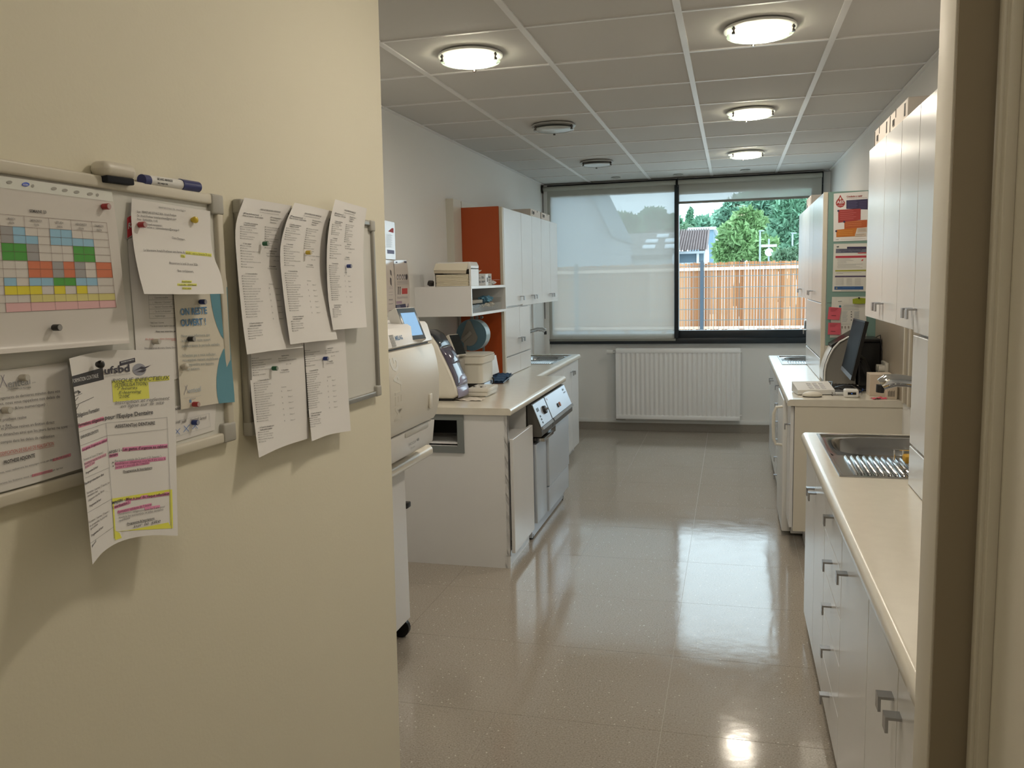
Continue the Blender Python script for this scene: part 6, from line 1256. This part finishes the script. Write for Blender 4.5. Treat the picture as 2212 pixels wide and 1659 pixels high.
s = Sheet(1, YP, -1, [[(158, 52, .001), (705, 40, .001)], [(135, 828, .001), (690, 826, .001)]], p2)
s.poly([(375, 98), (690, 95), (690, 132), (375, 132)], NV, 0); s.poly([(195, 132), (690, 125), (690, 195), (190, 202)], (82, 80, 86), 0); s.text('conduite a tenir exposition au sang', 250, 158, 620, 150, 16, NV, 1); s.text('en milieu dentaire', 275, 186, 600, 178, 16, NV, 1); s.poly([(550, 195), (690, 188), (690, 206), (550, 208)], (140, 40, 44), 1)
s.poly([(188, 248), (690, 240), (690, 275), (188, 284)], (140, 40, 48), 0); s.poly([(182, 480), (686, 472), (686, 496), (182, 502)], (122, 116, 30), 0); s.poly([(178, 570), (680, 568), (680, 592), (178, 596)], (60, 48, 66), 0); s.poly([(170, 745), (640, 742), (640, 796), (168, 798)], (40, 66, 98), 0)
for k in range(8): s.line(212+6*(k % 3), 302+20*k, (425, 480, 360, 365, 630, 520, 585, 625)[k], 298+20*k, .5, (112, 108, 100), 1)
for k in range(2): s.line(198, 520+16*k, 610-300*k, 516+16*k, .5, (112, 108, 100), 1)
for k in range(6):
    y = 620+20*k
    for a, b in ((190, 320), (365, 455), (500, 600)): s.line(a, y, b, y-2, .55, (118, 112, 104), 1)
s.poly([(605, 320), (640, 295), (635, 325), (612, 330)], (150, 50, 46), 1); s.poly([(200, 95), (240, 85), (245, 100), (230, 112), (205, 105)], (60, 62, 58), 1); s.blob(205, 772, 14, 12, (130, 118, 80), 1); s.line(275, 812, 580, 808, .5, (90, 86, 80), 1); s.line(300, 765, 500, 762, .6, (70, 100, 130), 1)
s.build('procedure_poster', 'procedure poster with red, green and blue bars, middle one on the sea-green panel', 'poster', mat('grey shaded paper', (.70, .69, .64), .6), nu=6, nv=8)
s = Sheet(1, YP, -1, [[(130, 915, .0015), (690, 910, .0015)], [(95, 1580, .0015), (690, 1560, .0015)]], p2)
s.poly([(212, 940), (405, 935), (408, 1008), (210, 1014)], (170, 162, 146), 0); s.line(228, 990, 290, 986, 1.2, (80, 78, 74), 1); s.blob(262, 1070, 20, 20, (44, 78, 88), 0); s.line(320, 1052, 510, 1048, .6, (96, 104, 104), 1)
for k in range(3): s.line(300, 1075+26*k, 570, 1070+26*k, .6, (108, 112, 108), 1)
for k in range(9): s.line(295, 1158+20*k, 385-10*(k % 3), 1156+20*k, .6, (110, 116, 116), 1); s.line(490, 1158+14*k, 580-14*(k % 2), 1156+14*k, .6, (110, 116, 116), 1)
for y in (1158, 1200, 1240, 1292): s.blob(445, y, 10, 9, (74, 72, 68), 1)
s.line(275, 1360, 430, 1358, .5, (120, 116, 108), 1)
for x in (295, 345, 400): s.blob(x, 1410, 13, 24, (118, 104, 92), 1)
s.build('hygiene_sheet', 'grey instruction sheet low on the sea-green panel behind the monitor', 'notice', mat('grey shaded paper', (.7, .69, .64)), nu=6, nv=8)
PINK = mat('pink sticky paper', (.62, .10, .14), .7)
for P_, lab in (([[(80, 1078, .003), (285, 1095, .003)], [(55, 1280, .012), (250, 1292, .010)]], 'pink sticky note on the sea-green panel, upper one'), ([[(70, 1335, .003), (272, 1338, .003)], [(60, 1528, .010), (272, 1532, .010)]], 'pink sticky note on the sea-green panel, lower one')):
    s = Sheet(1, YP, -1, P_, p2)
    x0, y0 = P_[0][0][0], P_[0][0][1]
    for k in range(3): s.line(x0+25, y0+30+18*k, x0+150-20*k, y0+26+18*k, .7, (120, 40, 46), 1)
    s.line(x0+40, y0+140, x0+115, y0+142, 1.0, (60, 24, 28), 1)
    s.build('sticky_note', lab, 'sticky note', PINK, 6, 6)
s = Sheet(1, YP, -1, [[(465, 950, .006), (570, 930, .008), (690, 940, .006)], [(468, 1025, .008), (580, 1030, .010), (690, 1020, .008)]], p2); s.build('lime_tag', 'lime green paper tag with a black pin on the sea-green panel', 'tag', mat('lime paper', (.30, .36, .02), .7), 6, 4)
q = ony(*p2(570, 932), YP-.008); MB().ico(tuple(q), .006, 2).build('black_pin', BLACK, None, True); tag(bpy.data.objects['black_pin'], 'small black pin holding the lime green tag', 'pin')
# laminated posters on the left wall
w1 = lambda x, y: (830+x*.1386, 470+y*.1386)
LAMI = mat('laminated poster', (.66, .60, .56), .12, spec=.7)
s = Sheet(0, XL, 1, [[(-160, 30, .004), (0, 42, .004), (160, 78, .008)], [(-150, 640, .004), (20, 645, .004), (178, 655, .006)]], w1)
s.poly([(118, 165), (146, 165), (146, 240), (60, 215)], (140, 50, 46), 0); s.poly([(45, 500), (155, 510), (155, 568), (50, 560)], (96, 100, 122), 0)
for k in range(12): s.line(30, 260+18*k, 108+18*(k % 2), 262+18*k, .6, (120, 118, 116), 1)
s.build('hygiene_poster', 'laminated poster high on the left wall, half behind the partition', 'poster', LAMI, 6, 8)
s = Sheet(0, XL, 1, [[(-60, 655, .004), (40, 660, .004), (138, 672, .010)], [(-40, 1100, .004), (60, 1105, .003), (165, 1110, .004)], [(-30, 1540, .003), (70, 1545, .003), (175, 1550, .004)]], w1)
for y, h_ in ((860, 50), (1000, 70)): s.poly([(90, y-h_), (112, y-h_+20), (118, y+h_), (98, y+h_*.6)], (70, 64, 62), 1)
for k, y in enumerate((1085, 1108, 1165, 1205, 1275, 1290, 1345, 1450)): s.line(72, y, 135, y-4, .7, (110, 96, 92) if k < 4 else (60, 54, 54), 1)
s.build('hygiene_poster', 'laminated poster under the high one, partly hidden by the partition', 'poster', LAMI, 6, 8)
s = Sheet(0, XL, 1, [[(150, 672, .004), (250, 662, .006), (352, 664, .012)], [(172, 1050, .003), (275, 1050, .003), (392, 1050, .004)], [(180, 1440, .003), (290, 1436, .003), (402, 1430, .003)]], w1)
s.poly([(178, 690), (205, 688), (206, 705), (180, 706)], NV, 1); s.poly([(310, 680), (345, 680), (348, 708), (312, 706)], NV, 1)
for x in (210, 248, 288, 322): s.blob(x, 925, 14, 44, (84, 76, 74), 1); s.blob(x, 930, 8, 26, (160, 150, 142), 2)
s.blob(350, 925, 16, 48, (50, 44, 46), 1)
for k, y in enumerate((992, 1012, 1034, 1235, 1250)): s.line(198, y+6, 368, y-4, .8, (120, 110, 106), 1)
for x in (222, 250): s.line(x, 1085, x-4, 1200, 1.4, (70, 62, 62), 1); s.blob(x-1, 1088, 7, 12, (50, 44, 44), 2)
s.poly([(276, 1105), (362, 1100), (362, 1188), (278, 1192)], (150, 52, 48), 1); s.poly([(190, 1305), (276, 1298), (278, 1340), (192, 1346)], (128, 104, 112), 1); s.poly([(182, 1362), (378, 1338), (376, 1424), (184, 1448)], (48, 46, 66), 1)
s.poly([(330, 1338), (370, 1334), (365, 1375), (350, 1402), (338, 1380)], (160, 146, 138), 2)
for k in range(3): s.line(195, 1380+18*k, 245+12*(k % 2), 1374+18*k, .7, (150, 146, 150), 2)
s.build('hygiene_poster', 'laminated instrument care poster with navy footer beside the wall box', 'poster', LAMI, 8, 12)
s = Sheet(0, XL, 1, [[(70, 1575, .003), (172, 1565, .012)], [(80, 1660, .003), (160, 1655, .016)]], w1); s.line(90, 1615, 128, 1608, .8, (110, 100, 96)); s.build('curled_note', 'small curled white note on the left wall above the steriliser', 'note', nu=5, nv=5)
